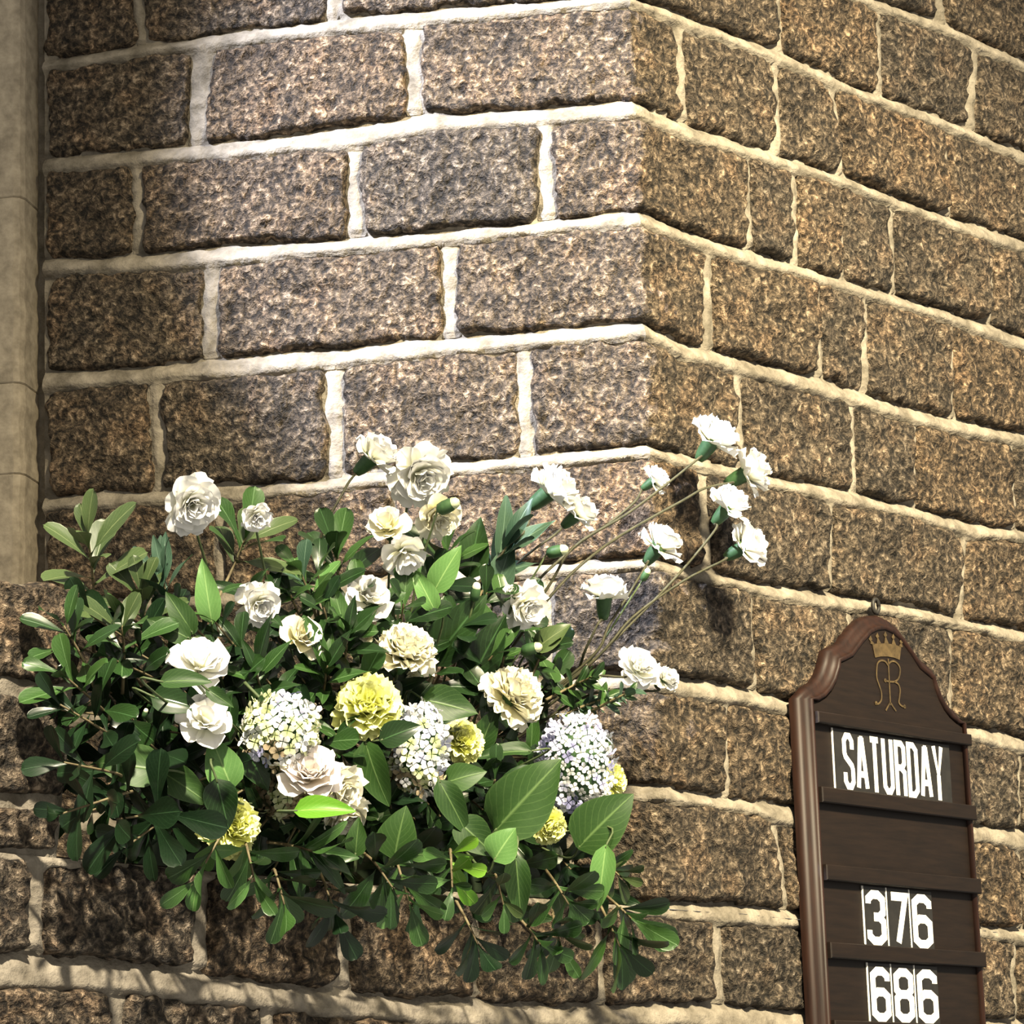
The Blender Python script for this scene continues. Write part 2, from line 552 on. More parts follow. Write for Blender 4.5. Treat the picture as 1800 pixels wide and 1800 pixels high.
def lerp_joint(j, fn):
    (a, b, wd) = j
    ua = fn(*a)[0]
    ub = fn(*b)[0]
    return ua, ub, wd * PXM * (1.0 if fn is on_left else 1.25) / 2


# the mortar surfaces: height fields with weathered bed joints
def mortar(u0, u1, zfun0, zfun1, joints, rows, straight, step=0.0045):
    nu = int((u1 - u0) / step)
    uu = np.linspace(u0, u1, nu)
    z0, z1 = zfun0(uu), zfun1(uu)
    nv = int((z1.max() - z0.min()) / step)
    U = np.tile(uu, nv)
    T = np.repeat(np.linspace(0, 1, nv), nu)
    Z = np.tile(z0, nv) + T * np.tile(z1 - z0, nv)
    p = np.stack([U, Z, U * 0 + (3.0 if straight else 0.0)], 1)
    H = -0.004 + 0.0012 * vnoise(p, 30, 2) + 0.0012 * vnoise(p, 90, 3)
    for (uj_t, uj_b, hw, kt, kb) in joints:
        zt, zb = bed(kt, U), bed(kb, U)
        tt = np.clip((Z - zb) / (zt - zb), 0, 1)
        ins = (Z < zt) & (Z > zb)
        du = np.abs(U - (uj_b + (uj_t - uj_b) * tt))
        H += np.where(ins, 0.0055 * np.clip(1 - du / (hw * 1.1), 0, 1) ** 0.35 + np.where(du < hw, 0.0030 * vnoise(p, 100, 8), 0), 0)
    for k in rows:
        zc = bed(k, U)
        hw = np.tile(halfw(k, uu), nv)
        d = (Z - zc) / np.maximum(hw, 1e-4)
        band = np.abs(d) < 1.25
        prof = np.interp(d, [-1.25, -0.95, -0.7, 0.2, 0.9, 1.25], [-0.004, 0.0060, 0.0080, 0.0040, -0.0050, -0.009])
        H = np.where(band, prof + 0.0018 * vnoise(p, 35, 11) + 0.0018 * vnoise(p, 80, 12) + 0.0010 * vnoise(p, 170, 13), H)
    return wrap(U, Z, H, straight), grid_faces(nu, nv)


jl, jr, jlow = [], [], []
for kt, kb, L_, R_ in ROWS:
    for j in L_:
        a, b, hw = lerp_joint(j, on_left)
        jl.append((a, b, hw, kt, kb))
    for j in R_:
        a, b, hw = lerp_joint(j, on_right)
        jr.append((a, b, hw, kt, kb))
for kt, kb, R_ in LOWROWS:
    for j in R_:
        a, b, hw = lerp_joint(j, on_right)
        jlow.append((a, b, hw, kt, kb))

ALLB = list('ZABCDEFGHI')
zi = lambda u: bed('I', u)
z_cor = float(bed('I', np.array([0.0]))[0])
v, f = mortar(UL, 0.0, lambda u: u * 0 + z_cor - 0.03, lambda u: u * 0 + float(bed('O', np.array([0.0]))[0]), jl, [b for b in ALLB if b != 'I'], False)
wall_left = link_at('wall_left', v, f, M_MORTAR)
wall_left['kind'] = 'structure'
# the right wall: beside the splay, then below the sill, then the pier at far left
v1, f1 = mortar(0.0, URT, zi, lambda u: bed('O', u), jr, ALLB, False)
v2, f2 = mortar(ULOW, URT, lambda u: bed('K', u) - 0.05, zi, jlow, ['I', 'J', 'K'], True)
# mortar core of the pier
PIER = [((142, 1038), (131, 1215)), ((131, 1215), (112, 1420)), ((112, 1420), (97, 1497))]
pier_e = sorted([on_right(x, y) for x, y in ((146, 1030), (136, 1130), (124, 1260), (112, 1390), (100, 1500))], key=lambda q: q[1])
pz = np.array([q[1] for q in pier_e])
pu = np.array([q[0] for q in pier_e])
z_pt_l, z_pt_r = on_right(0, 1018)[1], on_right(140, 1034)[1]
u_l0, u_r0 = on_right(0, 1018)[0], on_right(140, 1034)[0]
ztop_pier = lambda u: z_pt_l + (z_pt_r - z_pt_l) * (np.asarray(u) - u_l0) / (u_r0 - u_l0)
nU, nZ = 40, 40
V3 = []
for j in range(nZ):
    for i in range(nU):
        ue = float(np.interp(0, [0], [0]))
        t_ = j / (nZ - 1)
        zb_ = float(bed('I', np.array([-1.4]))[0]) - 0.01
        zmax = float(ztop_pier(-1.25))
        z_ = zb_ + (zmax - zb_) * t_
        ue = float(np.interp(z_, pz, pu)) - 0.002
        u_ = ULOW + (ue - ULOW) * i / (nU - 1)
        z_ = zb_ + (float(ztop_pier(u_)) - 0.004 - zb_) * t_
        V3.append((u_, z_))
V3 = np.array(V3)
p3 = np.stack([V3[:, 0], V3[:, 1], V3[:, 0] * 0], 1)
front3 = wrap(V3[:, 0], V3[:, 1], 0.002 + 0.002 * vnoise(p3, 60, 4), True)
back3 = front3 - NR * 0.16
f3 = grid_faces(nU, nZ)
n3 = nU * nZ
f3b = [tuple(n3 + q for q in ff[::-1]) for ff in f3]
side = []
for j in range(nZ - 1):
    a, b = j * nU + nU - 1, (j + 1) * nU + nU - 1
    side.append((a, n3 + a, n3 + b, b))
for i in range(nU - 1):
    a, b = (nZ - 1) * nU + i, (nZ - 1) * nU + i + 1
    side.append((a, b, n3 + b, n3 + a))
v3 = np.vstack([front3, back3])
o1, o2 = len(v1), len(v1) + len(v2)
allf = f1 + [tuple(q + o1 for q in x) for x in f2] + [tuple(q + o2 for q in x) for x in f3 + f3b + side]
wall_right = link_at('wall_right', np.vstack([v1, v2, v3]), allf, M_MORTAR)
wall_right['kind'] = 'structure'

seed = 0
for kt, kb, L_, R_ in ROWS:
    js = []
    for j in L_:
        js.append(lerp_joint(j, on_left))
    for j in R_:
        js.append(lerp_joint(j, on_right))
    js = [(UL + 0.004, UL + 0.004, 0.0)] + sorted(js) + [(URT, URT, 0.0)]
    zt = lambda u, k=kt: bed(k, u) - halfw(k, u) * 0.92
    zb = lambda u, k=kb: bed(k, u) + halfw(k, u) * 0.92
    for a, b in zip(js[:-1], js[1:]):
        seed += 1
        par = wall_left if b[0] < 0 else wall_right
        stone(par, 'stone', a[0] + a[2] * 0.8, a[1] + a[2] * 0.8, b[0] - b[2] * 0.8, b[1] - b[2] * 0.8, zt, zb,
              random.uniform(0.006, 0.013), seed * 7)
for kt, kb, R_ in LOWROWS:
    js = [(ULOW, ULOW, 0.0)] + sorted(lerp_joint(j, on_right) for j in R_) + [(URT, URT, 0.0)]
    zt = lambda u, k=kt: bed(k, u) - halfw(k, u) * 0.92
    if kt == 'I':      # the top course under the sill shows its whole face left of the corner
        zt = lambda u: bed('I', u) - halfw('I', u) * 0.92 + np.where(u < -0.1, 0.010, 0.0)
    zb = lambda u, k=kb: bed(k, u) + halfw(k, u) * 0.92
    for a, b in zip(js[:-1], js[1:]):
        seed += 1
        stone(wall_right, 'stone', a[0] + a[2] * 0.8, a[1] + a[2] * 0.8, b[0] - b[2] * 0.8, b[1] - b[2] * 0.8, zt, zb,
              random.uniform(0.006, 0.013), seed * 7, True)
# pier stones
prow = [(lambda u: ztop_pier(u) - 0.001, 1203, 1025), (None, 1404, 1225), (None, 1494, 1424)]
for i, (zt_, yb, yt) in enumerate(prow):
    zb0, zt0 = on_right(60, yb)[1], on_right(60, yt)[1]
    zt = zt_ if zt_ else (lambda u, q=zt0: np.asarray(u) * 0 + q)
    zb = lambda u, q=zb0: np.asarray(u) * 0 + q
    seed += 1
    e_t, e_b = float(np.interp(zt0, pz, pu)), float(np.interp(zb0, pz, pu))
    split = on_right((-60, -190, -90)[i], (yt + yb) / 2)[0]
    stone(wall_right, 'stone', split + 0.01, split + 0.01, e_t - 0.004, e_b - 0.004, zt, zb, 0.010, seed * 7, True)
    stone(wall_right, 'stone', ULOW, ULOW, split - 0.01, split - 0.01, zt, zb, 0.010, seed * 7 + 3, True)

# the sill: a sloped slab filling the triangle between the wall face and the splay
su = np.linspace(-1.6, 0.0, 30)
S = []
for lay in (0.004, -0.05):
    for fr in np.linspace(0, 1, 8):
        for u in su:
            pf = CORNER + DR * u - NR * 0.012
            pb = CORNER + DL * min(-u * 0.85, 1.15) - NL * 0.02
            q = pf + (pb - pf) * fr
            q[2] = float(bed('I', np.array([u]))[0]) + lay
            S.append(q)
fs = grid_faces(30, 8)
sill = link_at('trim_1', S, fs + [tuple(240 + q for q in x[::-1]) for x in fs], M_MORTAR)
sill['kind'] = 'structure'

# the dressed shaft at the end of the splay: four drums with open joints
shaft = None
pr = on_left(57, 500)[0]
pc = CORNER + DL * (-pr) + NL * 0.0
prof = [(0.0, -0.03), (0.0, 0.030), (-0.004, 0.040), (-0.012, 0.045), (-0.10, 0.045), (-0.13, 0.02), (-0.13, -0.03)]
# profile: (along splay to the right, out)
ys = [-140, 345, 672, 832, 1100]
sh_z = [hit(30, y, pc + NL * 0.045, NL)[2] for y in ys]
sh_z[-1] = z_cor + 0.02
drums = []
for z1_, z0_ in zip(sh_z[:-1], sh_z[1:]):
    zz = [z0_ + 0.0002] + list(np.linspace(z0_ + 0.002, z1_ - 0.002, 14)) + [z1_ - 0.0002]
    V = []
    for zi_, z_ in enumerate(zz):
        ins = 0.0014 if zi_ in (0, len(zz) - 1) else 0.0
        for (a, o) in prof:
            jit = 0.0012 * math.sin(z_ * 61 + a * 40) + 0.0008 * math.sin(z_ * 143)
            V.append(pc + (-DL) * (a - ins + jit) + NL * (o - ins) + ZUP * z_)
    n = len(prof)
    Fd = [(j * n + i, j * n + i + 1, (j + 1) * n + i + 1, (j + 1) * n + i) for j in range(len(zz) - 1) for i in range(n - 1)]
    Fd += [tuple(range(n)), tuple(range((len(zz) - 1) * n, len(zz) * n))[::-1]]
    drums.append((V, Fd))
bxV = []
for z_ in (sh_z[-1], sh_z[0]):
    for (a, o) in ((0.04, -0.05), (0.04, -0.025), (-0.12, -0.025), (-0.12, -0.05)):
        bxV.append(pc - DL * a + NL * o + ZUP * z_)
shaft = link_at('trim_2', bxV, [(0, 1, 2, 3), (7, 6, 5, 4), (0, 4, 5, 1), (1, 5, 6, 2), (2, 6, 7, 3), (3, 7, 4, 0)], M_MORTAR, smooth=False)
shaft['kind'] = 'structure'
# the plain wall that carries on behind the shaft
bw = []
for z_ in (z_cor - 0.03, sh_z[0]):
    for a, o in ((0.0, -0.16), (0.0, -0.26), (1.6, -0.26), (1.6, -0.16)):
        bw.append(pc + DL * a + NL * o + ZUP * z_)
wall_back = link_at('wall_back', bw, [(0, 1, 2, 3), (7, 6, 5, 4), (0, 4, 5, 1), (1, 5, 6, 2), (2, 6, 7, 3), (3, 7, 4, 0)], M_MORTAR, smooth=False)
wall_back['kind'] = 'structure'
for V, Fd in drums:
    link_at('block', V, Fd, M_SHAFT, shaft, smooth=False)


# ------------------------------------------------------------------ hymn board
BT = 0.036          # the board's front face stands this far out from the wall plane
BB = 0.012          # its back


def bl(x, y, t=BT):
    return np.array(on_right(x, y, t))


def bp(q, t):
    return CORNER + DR * q[0] + ZUP * q[1] + NR * t


axis_top, axis_bot = bl(1556, 1098), bl(1564, 1235)
aw = float((axis_top[0] + axis_bot[0]) / 2)
half = [bl(1553, 1098), bl(1541, 1100), bl(1529, 1106), bl(1513, 1124), bl(1497, 1146), bl(1485, 1152), bl(1474, 1157), bl(1472, 1172),
        bl(1466, 1191), bl(1458, 1206), bl(1448, 1217), bl(1436, 1224), bl(1424, 1228)]
half = [np.array([aw - q[0], q[1]]) for q in half]
HWD = float(np.mean([aw - bl(1424, 1240)[0], aw - bl(1462, 1790)[0], bl(1703, 1290)[0] - aw, bl(1733, 1790)[0] - aw]))
scale_w = HWD / half[-1][0]
half = [np.array([q[0] * scale_w, q[1]]) for q in half]
half[0][0] = 0.0
zbot = bl(1560, 1800)[1] - 0.15
out = [np.array([aw - HWD, zbot])] + [np.array([aw - q[0], q[1]]) for q in half[::-1]] + \
      [np.array([aw + q[0], q[1]]) for q in half[1:]] + [np.array([aw + HWD, zbot])]
board = thing('hymn_board', 'dark wooden hymn board with an arched top hanging on the stone wall', 'board', bp(np.array([aw, zbot]), BB))
nP = len(out)


def face_prism(poly, t0, t1, name, mat, parent, smooth=False):
    V = [bp(q, t1) for q in poly] + [bp(q, t0) for q in poly]
    n = len(poly)
    Fc = [tuple(range(n))[::-1], tuple(range(n, 2 * n))] + [(i, (i + 1) % n, n + (i + 1) % n, n + i) for i in range(n)]
    return link_at(name, V, Fc, mat, parent, smooth)


face_prism(out, BB, BT - 0.004, 'back_panel', M_WOOD, board)
# the moulded edge: sweep a profile along the outline
nrm = []
for i in range(nP):
    a, b = out[max(i - 1, 0)], out[min(i + 1, nP - 1)]
    d = (b - a) / np.linalg.norm(b - a)
    nrm.append(np.array([-d[1], d[0]]))
nrm[0], nrm[-1] = np.array([-1.0, 0]), np.array([1.0, 0])
profm = [(-0.0075, -0.004), (-0.0070, 0.000), (-0.0045, 0.0022), (-0.001, 0.0018), (0.000, -0.001), (0.0015, -0.004), (0.006, -0.0075), (0.0095, -0.0085),
         (0.0130, -0.0105), (0.0158, -0.0145), (0.0165, -0.0185), (0.0165, BB - BT)]
V, Fc = [], []
for i in range(nP):
    for (o, t) in profm:
        V.append(bp(out[i] + nrm[i] * o, BT + t))
m_ = len(profm)
for i in range(nP - 1):
    for k in range(m_ - 1):
        Fc.append((i * m_ + k, i * m_ + k + 1, (i + 1) * m_ + k + 1, (i + 1) * m_ + k))
link_at('moulding', V, Fc, M_MOULD, board)
# header: the arched panel above the first row, hanging a little proud
hz = bl(1570, 1292)[1]
head = [np.array([aw - HWD + 0.008, hz])] + [np.array([aw - q[0] * 0.955, q[1] - 0.007]) for q in half[::-1]] + \
       [np.array([aw + q[0] * 0.955, q[1] - 0.007]) for q in half[1:]] + [np.array([aw + HWD - 0.008, hz])]
face_prism(head, BT - 0.004, BT - 0.001, 'header_panel', M_WOOD, board)


def bar(x0, x1, z0, z1, t0, t1, name, mat, parent, bev=0.0015):
    pts = [(x0, z0), (x1, z0), (x1, z1), (x0, z1)]
    V = []
    for ins, t in ((0, t0), (0, t1 - bev), (bev, t1)):
        for k, (x, z) in enumerate(pts):
            V.append(bp(np.array([x + (ins if k in (0, 3) else -ins), z + (ins if k < 2 else -ins)]), t))
    Fc = [(0, 1, 2, 3)]
    for a in (0, 4):
        Fc += [(a + k, a + 4 + k, a + 4 + (k + 1) % 4, a + (k + 1) % 4) for k in range(4)]
    Fc.append((11, 10, 9, 8))
    return link_at(name, V, Fc, mat, parent, False)


rail_px = [(1570, 1292, 22), (1575, 1427, 29), (1585, 1560, 29), (1593, 1693, 29), (1600, 1826, 29)]
rail_z = []
for (x, y, hgt) in rail_px:
    z0 = bl(x, y)[1]
    rail_z.append(z0)
    bar(aw - HWD + 0.006, aw + HWD + 0.002, z0, z0 + hgt * PXM, BT - 0.0006, BT + 0.008, 'rail', M_WOOD, board)
# the hanging ring and its staple
rc = bp(np.array([aw, half[0][1] + 0.029]), 0.022)
ring = [rc + (DR * math.cos(a) * 0.7 + ZUP * math.sin(a)) * 0.010 for a in np.linspace(0, 2 * math.pi, 15)]
V, Fc = tube(ring, 0.0030, 0.0030, 6)
link_at('hanging_ring', V, Fc, M_IRON, board)


# ribbons for lettering and emblem
def ribbon(pts, th, closed=False):
    P = [np.asarray(p, float) for p in pts]
    n = len(P)
    Lf, Rt = [], []
    for i in range(n):
        pa = P[(i - 1) % n] if (closed or i > 0) else None
        pb = P[(i + 1) % n] if (closed or i < n - 1) else None
        d1 = (P[i] - pa) / np.linalg.norm(P[i] - pa) if pa is not None else None
        d2 = (pb - P[i]) / np.linalg.norm(pb - P[i]) if pb is not None else None
        if d1 is None:
            d1 = d2
        if d2 is None:
            d2 = d1
        n1, n2 = np.array([-d1[1], d1[0]]), np.array([-d2[1], d2[0]])
        mm = n1 + n2
        mm = mm / max(np.linalg.norm(mm), 1e-6)
        k = min(1 / max(np.dot(mm, n1), 0.3), 2.0)
        Lf.append(P[i] + mm * k * th / 2)
        Rt.append(P[i] - mm * k * th / 2)
    V = Lf + Rt
    Fc = [(i, (i + 1) % n, n + (i + 1) % n, n + i) for i in range(n if closed else n - 1)]
    return V, Fc


GL = {
    '3': [([(0, .80), (0, .9), (.3, 1), (.7, 1), (1, .9), (1, .62), (.72, .52), (.35, .52)], 0),
          ([(.35, .52), (.72, .52), (1, .42), (1, .1), (.7, 0), (.3, 0), (0, .1), (0, .23)], 0)],
    '7': [([(0, 1), (1, 1), (.38, 0)], 0)],
    '6': [([(1, .79), (1, .9), (.7, 1), (.3, 1), (0, .9), (0, .1), (.3, 0), (.7, 0), (1, .1), (1, .45), (.7, .55), (.3, .55), (0, .45)], 0)],
    '8': [([(0, .62), (0, .9), (.3, 1), (.7, 1), (1, .9), (1, .62), (.75, .52), (.25, .52)], 1),
          ([(0, .42), (.25, .52), (.75, .52), (1, .42), (1, .1), (.7, 0), (.3, 0), (0, .1)], 1)],
    'S': [([(1, .74), (1, .9), (.72, 1), (.28, 1), (0, .9), (0, .66), (.12, .58), (.88, .42), (1, .34), (1, .1), (.72, 0), (.28, 0), (0, .1), (0, .27)], 0)],
    'A': [([(0, 0), (.42, 1)], 0), ([(.58, 1), (1, 0)], 0), ([(.25, .27), (.75, .27)], 0), ([(.32, .97), (.68, .97)], 0)],
    'T': [([(0, 1), (1, 1)], 0), ([(.5, 1), (.5, -.05)], 0)],
    'U': [([(0, 1.05), (0, .1), (.3, 0), (.7, 0), (1, .1), (1, 1.05)], 0)],
    'R': [([(0, -.05), (0, 1), (.7, 1), (1, .92), (1, .6), (.7, .51), (0, .51)], 0), ([(.55, .51), (1, .42), (1, -.05)], 0)],
    'D': [([(0, 0), (0, 1), (.62, 1), (1, .9), (1, .1), (.62, 0)], 1)],
    'Y': [([(0, 1.05), (.5, .42), (1, 1.05)], 0), ([(.5, .46), (.5, -.05)], 0)],
}


def glyph(ch, x0, z0, wd, ht, th):
    V, Fc = [], []
    for si, (pts, cl) in enumerate(GL[ch]):
        q = [(x0 + th / 2 + p[0] * (wd - th), z0 + th / 2 + p[1] * (ht - th)) for p in pts]
        v, f = ribbon(q, th, bool(cl))
        Fc += [tuple(i + len(V) for i in ff) for ff in f]
        V += [np.array([p_[0], p_[1], si * 0.00012]) for p_ in v]
    return V, Fc


def flat(name, V2, Fc, t, mat, parent):
    V = [bp(q, t + (q[2] if len(q) > 2 else 0)) for q in V2]
    return link_at(name, V, [tuple(reversed(f)) for f in Fc], mat, parent, False)


def px_w(y, xa, xb):
    return bl(xa, y)[0], bl(xb, y)[0]


def card(name, label, x0, x1, z0, z1, chars, th, edge=True, group=None):
    t0 = BT - 0.0035
    o = thing(name, label, 'card', bp(np.array([(x0 + x1) / 2, z0]), t0), group)
    bar(x0, x1, z0, z1, t0, t0 + 0.0022, 'card', M_CARD, o, 0.0004)
    for (ch, cx0, cx1, cz0, cz1) in chars:
        V, Fc = glyph(ch, cx0, cz0, cx1 - cx0, cz1 - cz0, th)
        flat('numeral' if ch.isdigit() else 'letter', V, Fc, t0 + 0.00245, M_WHITE, o)
    if edge:
        bar(x0 - 0.0009, x0 + 0.0004, z0, z1, t0, t0 + 0.0024, 'card_edge', M_WHITE, o, 0.0002)
    return o


# the day card
zr1 = rail_z[1] + 29 * PXM
zl0, zl1 = zr1 + 0.001, rail_z[0] - 0.006
xa, xb = bl(1468, 1340)[0], bl(1673, 1365)[0]
la, lb = bl(1482, 1340)[0], bl(1662, 1365)[0]
chars = []
adv = [0.98, 1.06, 1.02, 1.0, 1.0, 1.0, 1.08, 1.02]
tot = sum(adv)
x = la
over = 0.0007
for ch, a in zip('SATURDAY', adv):
    wdt = (lb - la) * a / tot
    chars.append((ch, x + over * 2, x + wdt - over * 2, zl0 + 0.001, zl1))
    x += wdt
card('day_card', 'black card lettered SATURDAY in white on the hymn board', xa, xb, zr1 - 0.004, zl1 + 0.004, chars, 0.0088)
num = [('376', 3, [(1521, 1561), (1562, 1601), (1602, 1642)], ['3', '7', '6'], 1620,
        ['black card with a white numeral 3, first of the upper number row', 'black card with the only white numeral 7, in the middle of its row', 'black card with a white numeral 6, last of the upper number row']),
       ('686', 4, [(1529, 1569), (1570, 1610), (1611, 1652)], ['6', '8', '6'], 1752,
        ['black card with a white numeral 6, first of the lowest visible row', 'black card with a white numeral 8, on the lowest visible row', 'black card with a creamier numeral 6, rightmost of the lowest row'])]
for _, ri, xs, chs, y, labs in num:
    zb_ = rail_z[ri] + 29 * PXM
    zt_ = rail_z[ri - 1] - 0.006
    for (p0, p1), ch, lab in zip(xs, chs, labs):
        x0, x1 = bl(p0, y)[0], bl(p1, y)[0]
        card('number_card', lab, x0 + 0.0006, x1 - 0.0006, zb_ - 0.004, zt_ + 0.004,
             [(ch, x0 + 0.0046, x1 - 0.0030, zb_ + 0.0005, zt_ - 0.001)], 0.0118, True, 'number cards on the hymn board')

# crown and cipher, painted on the header
TE = BT - 0.0002
V, Fc = [], []


def add2(v, f):
    global V, Fc
    Fc += [tuple(i + len(V) for i in ff) for ff in f]
    V += [np.asarray(q) for q in v]


band = [(1533, 1132), (1545, 1131), (1558, 1131), (1571, 1133), (1584, 1137)]
band2 = [(1538, 1156), (1548, 1154), (1560, 1154), (1571, 1156), (1581, 1160)]
a_ = [bl(*p, TE) for p in band] + [bl(*p, TE) for p in band2]
add2(a_, [(i, i + 5, i + 6, i + 1) for i in range(4)])
for (bx, by, tx, ty) in ((1534, 1132, 1530, 1124), (1545, 1131, 1542, 1119), (1558, 1131, 1556, 1117), (1571, 1133, 1570, 1121), (1583, 1137, 1584, 1129)):
    add2([bl(bx - 4, by, TE), bl(bx + 4, by + 1, TE), bl(tx, ty, TE)], [(0, 1, 2)])
    add2([bl(tx - 3, ty - 1, TE), bl(tx, ty + 4, TE), bl(tx + 3, ty, TE), bl(tx, ty - 7, TE)], [(0, 1, 2, 3)])
flat('crown_emblem', V, [tuple(reversed(f)) for f in Fc], TE + 0.0004, M_GOLD, board)
V, Fc = [], []
MONO = [[(1561, 1158), (1563, 1200), (1565, 1240)], [(1557, 1249), (1560, 1243), (1565, 1236), (1570, 1243), (1575, 1250)],
        [(1561, 1170), (1556, 1163), (1549, 1161), (1543, 1165), (1541, 1174), (1541, 1191), (1545, 1204), (1549, 1217), (1549, 1230), (1544, 1237), (1538, 1237)],
        [(1561, 1168), (1566, 1163), (1573, 1163), (1580, 1170), (1582, 1180), (1579, 1193), (1572, 1198), (1563, 1198), (1555, 1196)],
        [(1572, 1198), (1579, 1203), (1582, 1213), (1581, 1225), (1580, 1235), (1585, 1241), (1592, 1243)]]
for st in MONO:
    q = smooth_line([bl(*p, TE) for p in st], 5)
    add2(*ribbon(q, 0.0026))
for (x, y) in ((1540, 1236), (1590, 1242), (1556, 1196)):
    c = bl(x, y, TE)
    add2([c + np.array([math.cos(a) * 0.003, math.sin(a) * 0.003]) for a in np.linspace(0, 2 * math.pi, 8)[:-1]], [tuple(range(7))])
flat('monogram', V, Fc, TE + 0.0004, M_GOLD, board)

# ------------------------------------------------------------------ plant pieces (shared meshes)
def leaf_mesh(kind, seed):
    """unit leaf: base at the origin, blade along +Y, upper face +Z"""
    r = random.Random(seed * 31 + len(kind))
    nu, nv = 5, 9
    V, U = [], []
    bend = {'obovate': r.uniform(0.10, 0.32), 'ovate': r.uniform(0.05, 0.3), 'lance': r.uniform(0.05, 0.25), 'small': r.uniform(0.0, 0.2)}[kind]
    fold = r.uniform(0.12, 0.34)
    wav = r.uniform(-0.05, 0.05)
    for j in range(nv):
        t = j / (nv - 1)
        if kind == 'obovate':
            t = (0, 0.16, 0.34, 0.52, 0.68, 0.81, 0.91, 0.97, 1.0)[j]
            wd = (0.018, 0.034, 0.085, 0.145, 0.188, 0.196, 0.160, 0.100, 0.02)[j]
        elif kind == 'ovate':
            wd = 0.34 * math.sin(math.pi * min(1, t ** 0.72 * 0.985 + 0.012)) ** 0.8
        elif kind == 'lance':
            wd = 0.155 * math.sin(math.pi * min(1, t ** 0.9 * 0.98 + 0.015)) ** 0.9
        else:
            wd = 0.23 * math.sin(math.pi * min(1, t * 0.96 + 0.02)) ** 0.7
        if j == nv - 1 and kind != 'obovate':
            wd = 0.02
        for i in range(nu):
            s = -1 + 2 * i / (nu - 1)
            x = s * wd
            z = fold * abs(x) - bend * t * t + wav * math.sin(t * 7 + s * 1.5) * abs(s)
            yy = t - (0.018 * abs(s) if j == nv - 1 else 0)
            V.append((x, yy, z))
            U.append((0.5 + 0.5 * s, t))
    return np.array(V), grid_faces(nu, nv), U


LEAVES = {}


def get_leaf(kind, var, tone):
    k = (kind, var, tone)
    if k not in LEAVES:
        V, Fc, U = leaf_mesh(kind, var)
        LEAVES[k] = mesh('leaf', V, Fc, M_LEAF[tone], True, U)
    return LEAVES[k]


def petal_mesh(kind, seed):
    r = random.Random(seed * 17 + len(kind))
    nu, nv = (7, 6) if kind != 'fringe' else (11, 5)
    V, U = [], []
    cup = r.uniform(0.12, 0.30)
    rec = r.uniform(0.05, 0.30)
    ph, am = r.uniform(0, 6), r.uniform(0.05, 0.11)
    wmax = {'broad': 0.56, 'ruffle': 0.46, 'fringe': 0.50}[kind]
    for j in range(nv):
        t = j / (nv - 1)
        for i in range(nu):
            s = -1 + 2 * i / (nu - 1)
            wd = wmax * (0.16 + 0.84 * math.sin(math.pi / 2 * min(1, t * 1.12) ** 0.85))
            x = s * wd * (1 - 0.06 * t * t)
            y = t * (1 - (0.24 if kind == 'broad' else 0.16) * s * s * t)
            if kind == 'fringe' and j == nv - 1:
                y += 0.045 * (1 if i % 2 else -1) * r.uniform(0.6, 1.2)
            if kind == 'ruffle' and j == nv - 1:
                y += 0.05 * math.sin(s * 7 + ph)
            z = cup * s * s * t + 0.18 * t * t - rec * max(0, t - 0.6) ** 2 * 3 + am * (1.5 if kind == 'fringe' else 1.0) * math.sin(s * (4.2 if kind == 'broad' else 7.5) + ph) * t * t
            V.append((x, y, z))
            U.append((0.5 + 0.5 * s, t))
    return np.array(V), grid_faces(nu, nv), U


PETALS = {}


def get_petal(kind, var, tone):
    k = (kind, var, tone)
    if k not in PETALS:
        V, Fc, U = petal_mesh(kind, var)
        PETALS[k] = mesh('petal', V, Fc, M_PETAL[tone], True, U)
    return PETALS[k]


FLORETS = {}


def get_floret(var, tone):
    k = (var, tone)
    if k not in FLORETS:
        r = random.Random(var * 13 + 5)
        V, Fc, U = [], [], []
        for q in range(4):
            a = math.pi / 2 * q + r.uniform(-0.15, 0.15)
            d, n = np.array([math.cos(a), math.sin(a), 0]), np.array([-math.sin(a), math.cos(a), 0])
            o = len(V)
            lift = r.uniform(0.0, 0.28)
            V += [d * 0.06, d * 0.55 + n * 0.44 + [0, 0, lift], d * 1.0 + n * 0.30 + [0, 0, lift * 0.8 - 0.06], d * 1.06 + [0, 0, lift * 0.9 - 0.03],
                  d * 1.0 - n * 0.30 + [0, 0, lift * 0.8 - 0.06], d * 0.55 - n * 0.44 + [0, 0, lift], d * 0.55 + [0, 0, lift * 0.5 + 0.04]]
            Fc += [(o, o + 6, o + 1), (o, o + 5, o + 6), (o + 1, o + 6, o + 3, o + 2), (o + 6, o + 5, o + 4, o + 3)]
            U += [(0.5, 0.0), (0, .6), (.2, 1), (.5, 1), (.8, 1), (1, .6), (.5, .5)]
        FLORETS[k] = mesh('floret', V, [tuple(reversed(f)) for f in Fc], M_PETAL[tone], True, U)
    return FLORETS[k]


def frame(d, n, p, sx, sy=None, sz=None):
    """matrix taking +Y to d, +Z near n"""
    d = np.asarray(d, float)
    d = d / np.linalg.norm(d)
    n = np.asarray(n, float)
    n = n - d * np.dot(n, d)
    if np.linalg.norm(n) < 1e-4:
        n = np.cross(d, [0.31, 0.7, 0.2])
    n = n / np.linalg.norm(n)
    x = np.cross(d, n)
    sy = sx if sy is None else sy
    sz = sx if sz is None else sz
    return Matrix(((x[0] * sx, d[0] * sy, n[0] * sz, p[0]), (x[1] * sx, d[1] * sy, n[1] * sz, p[1]), (x[2] * sx, d[2] * sy, n[2] * sz, p[2]), (0, 0, 0, 1)))


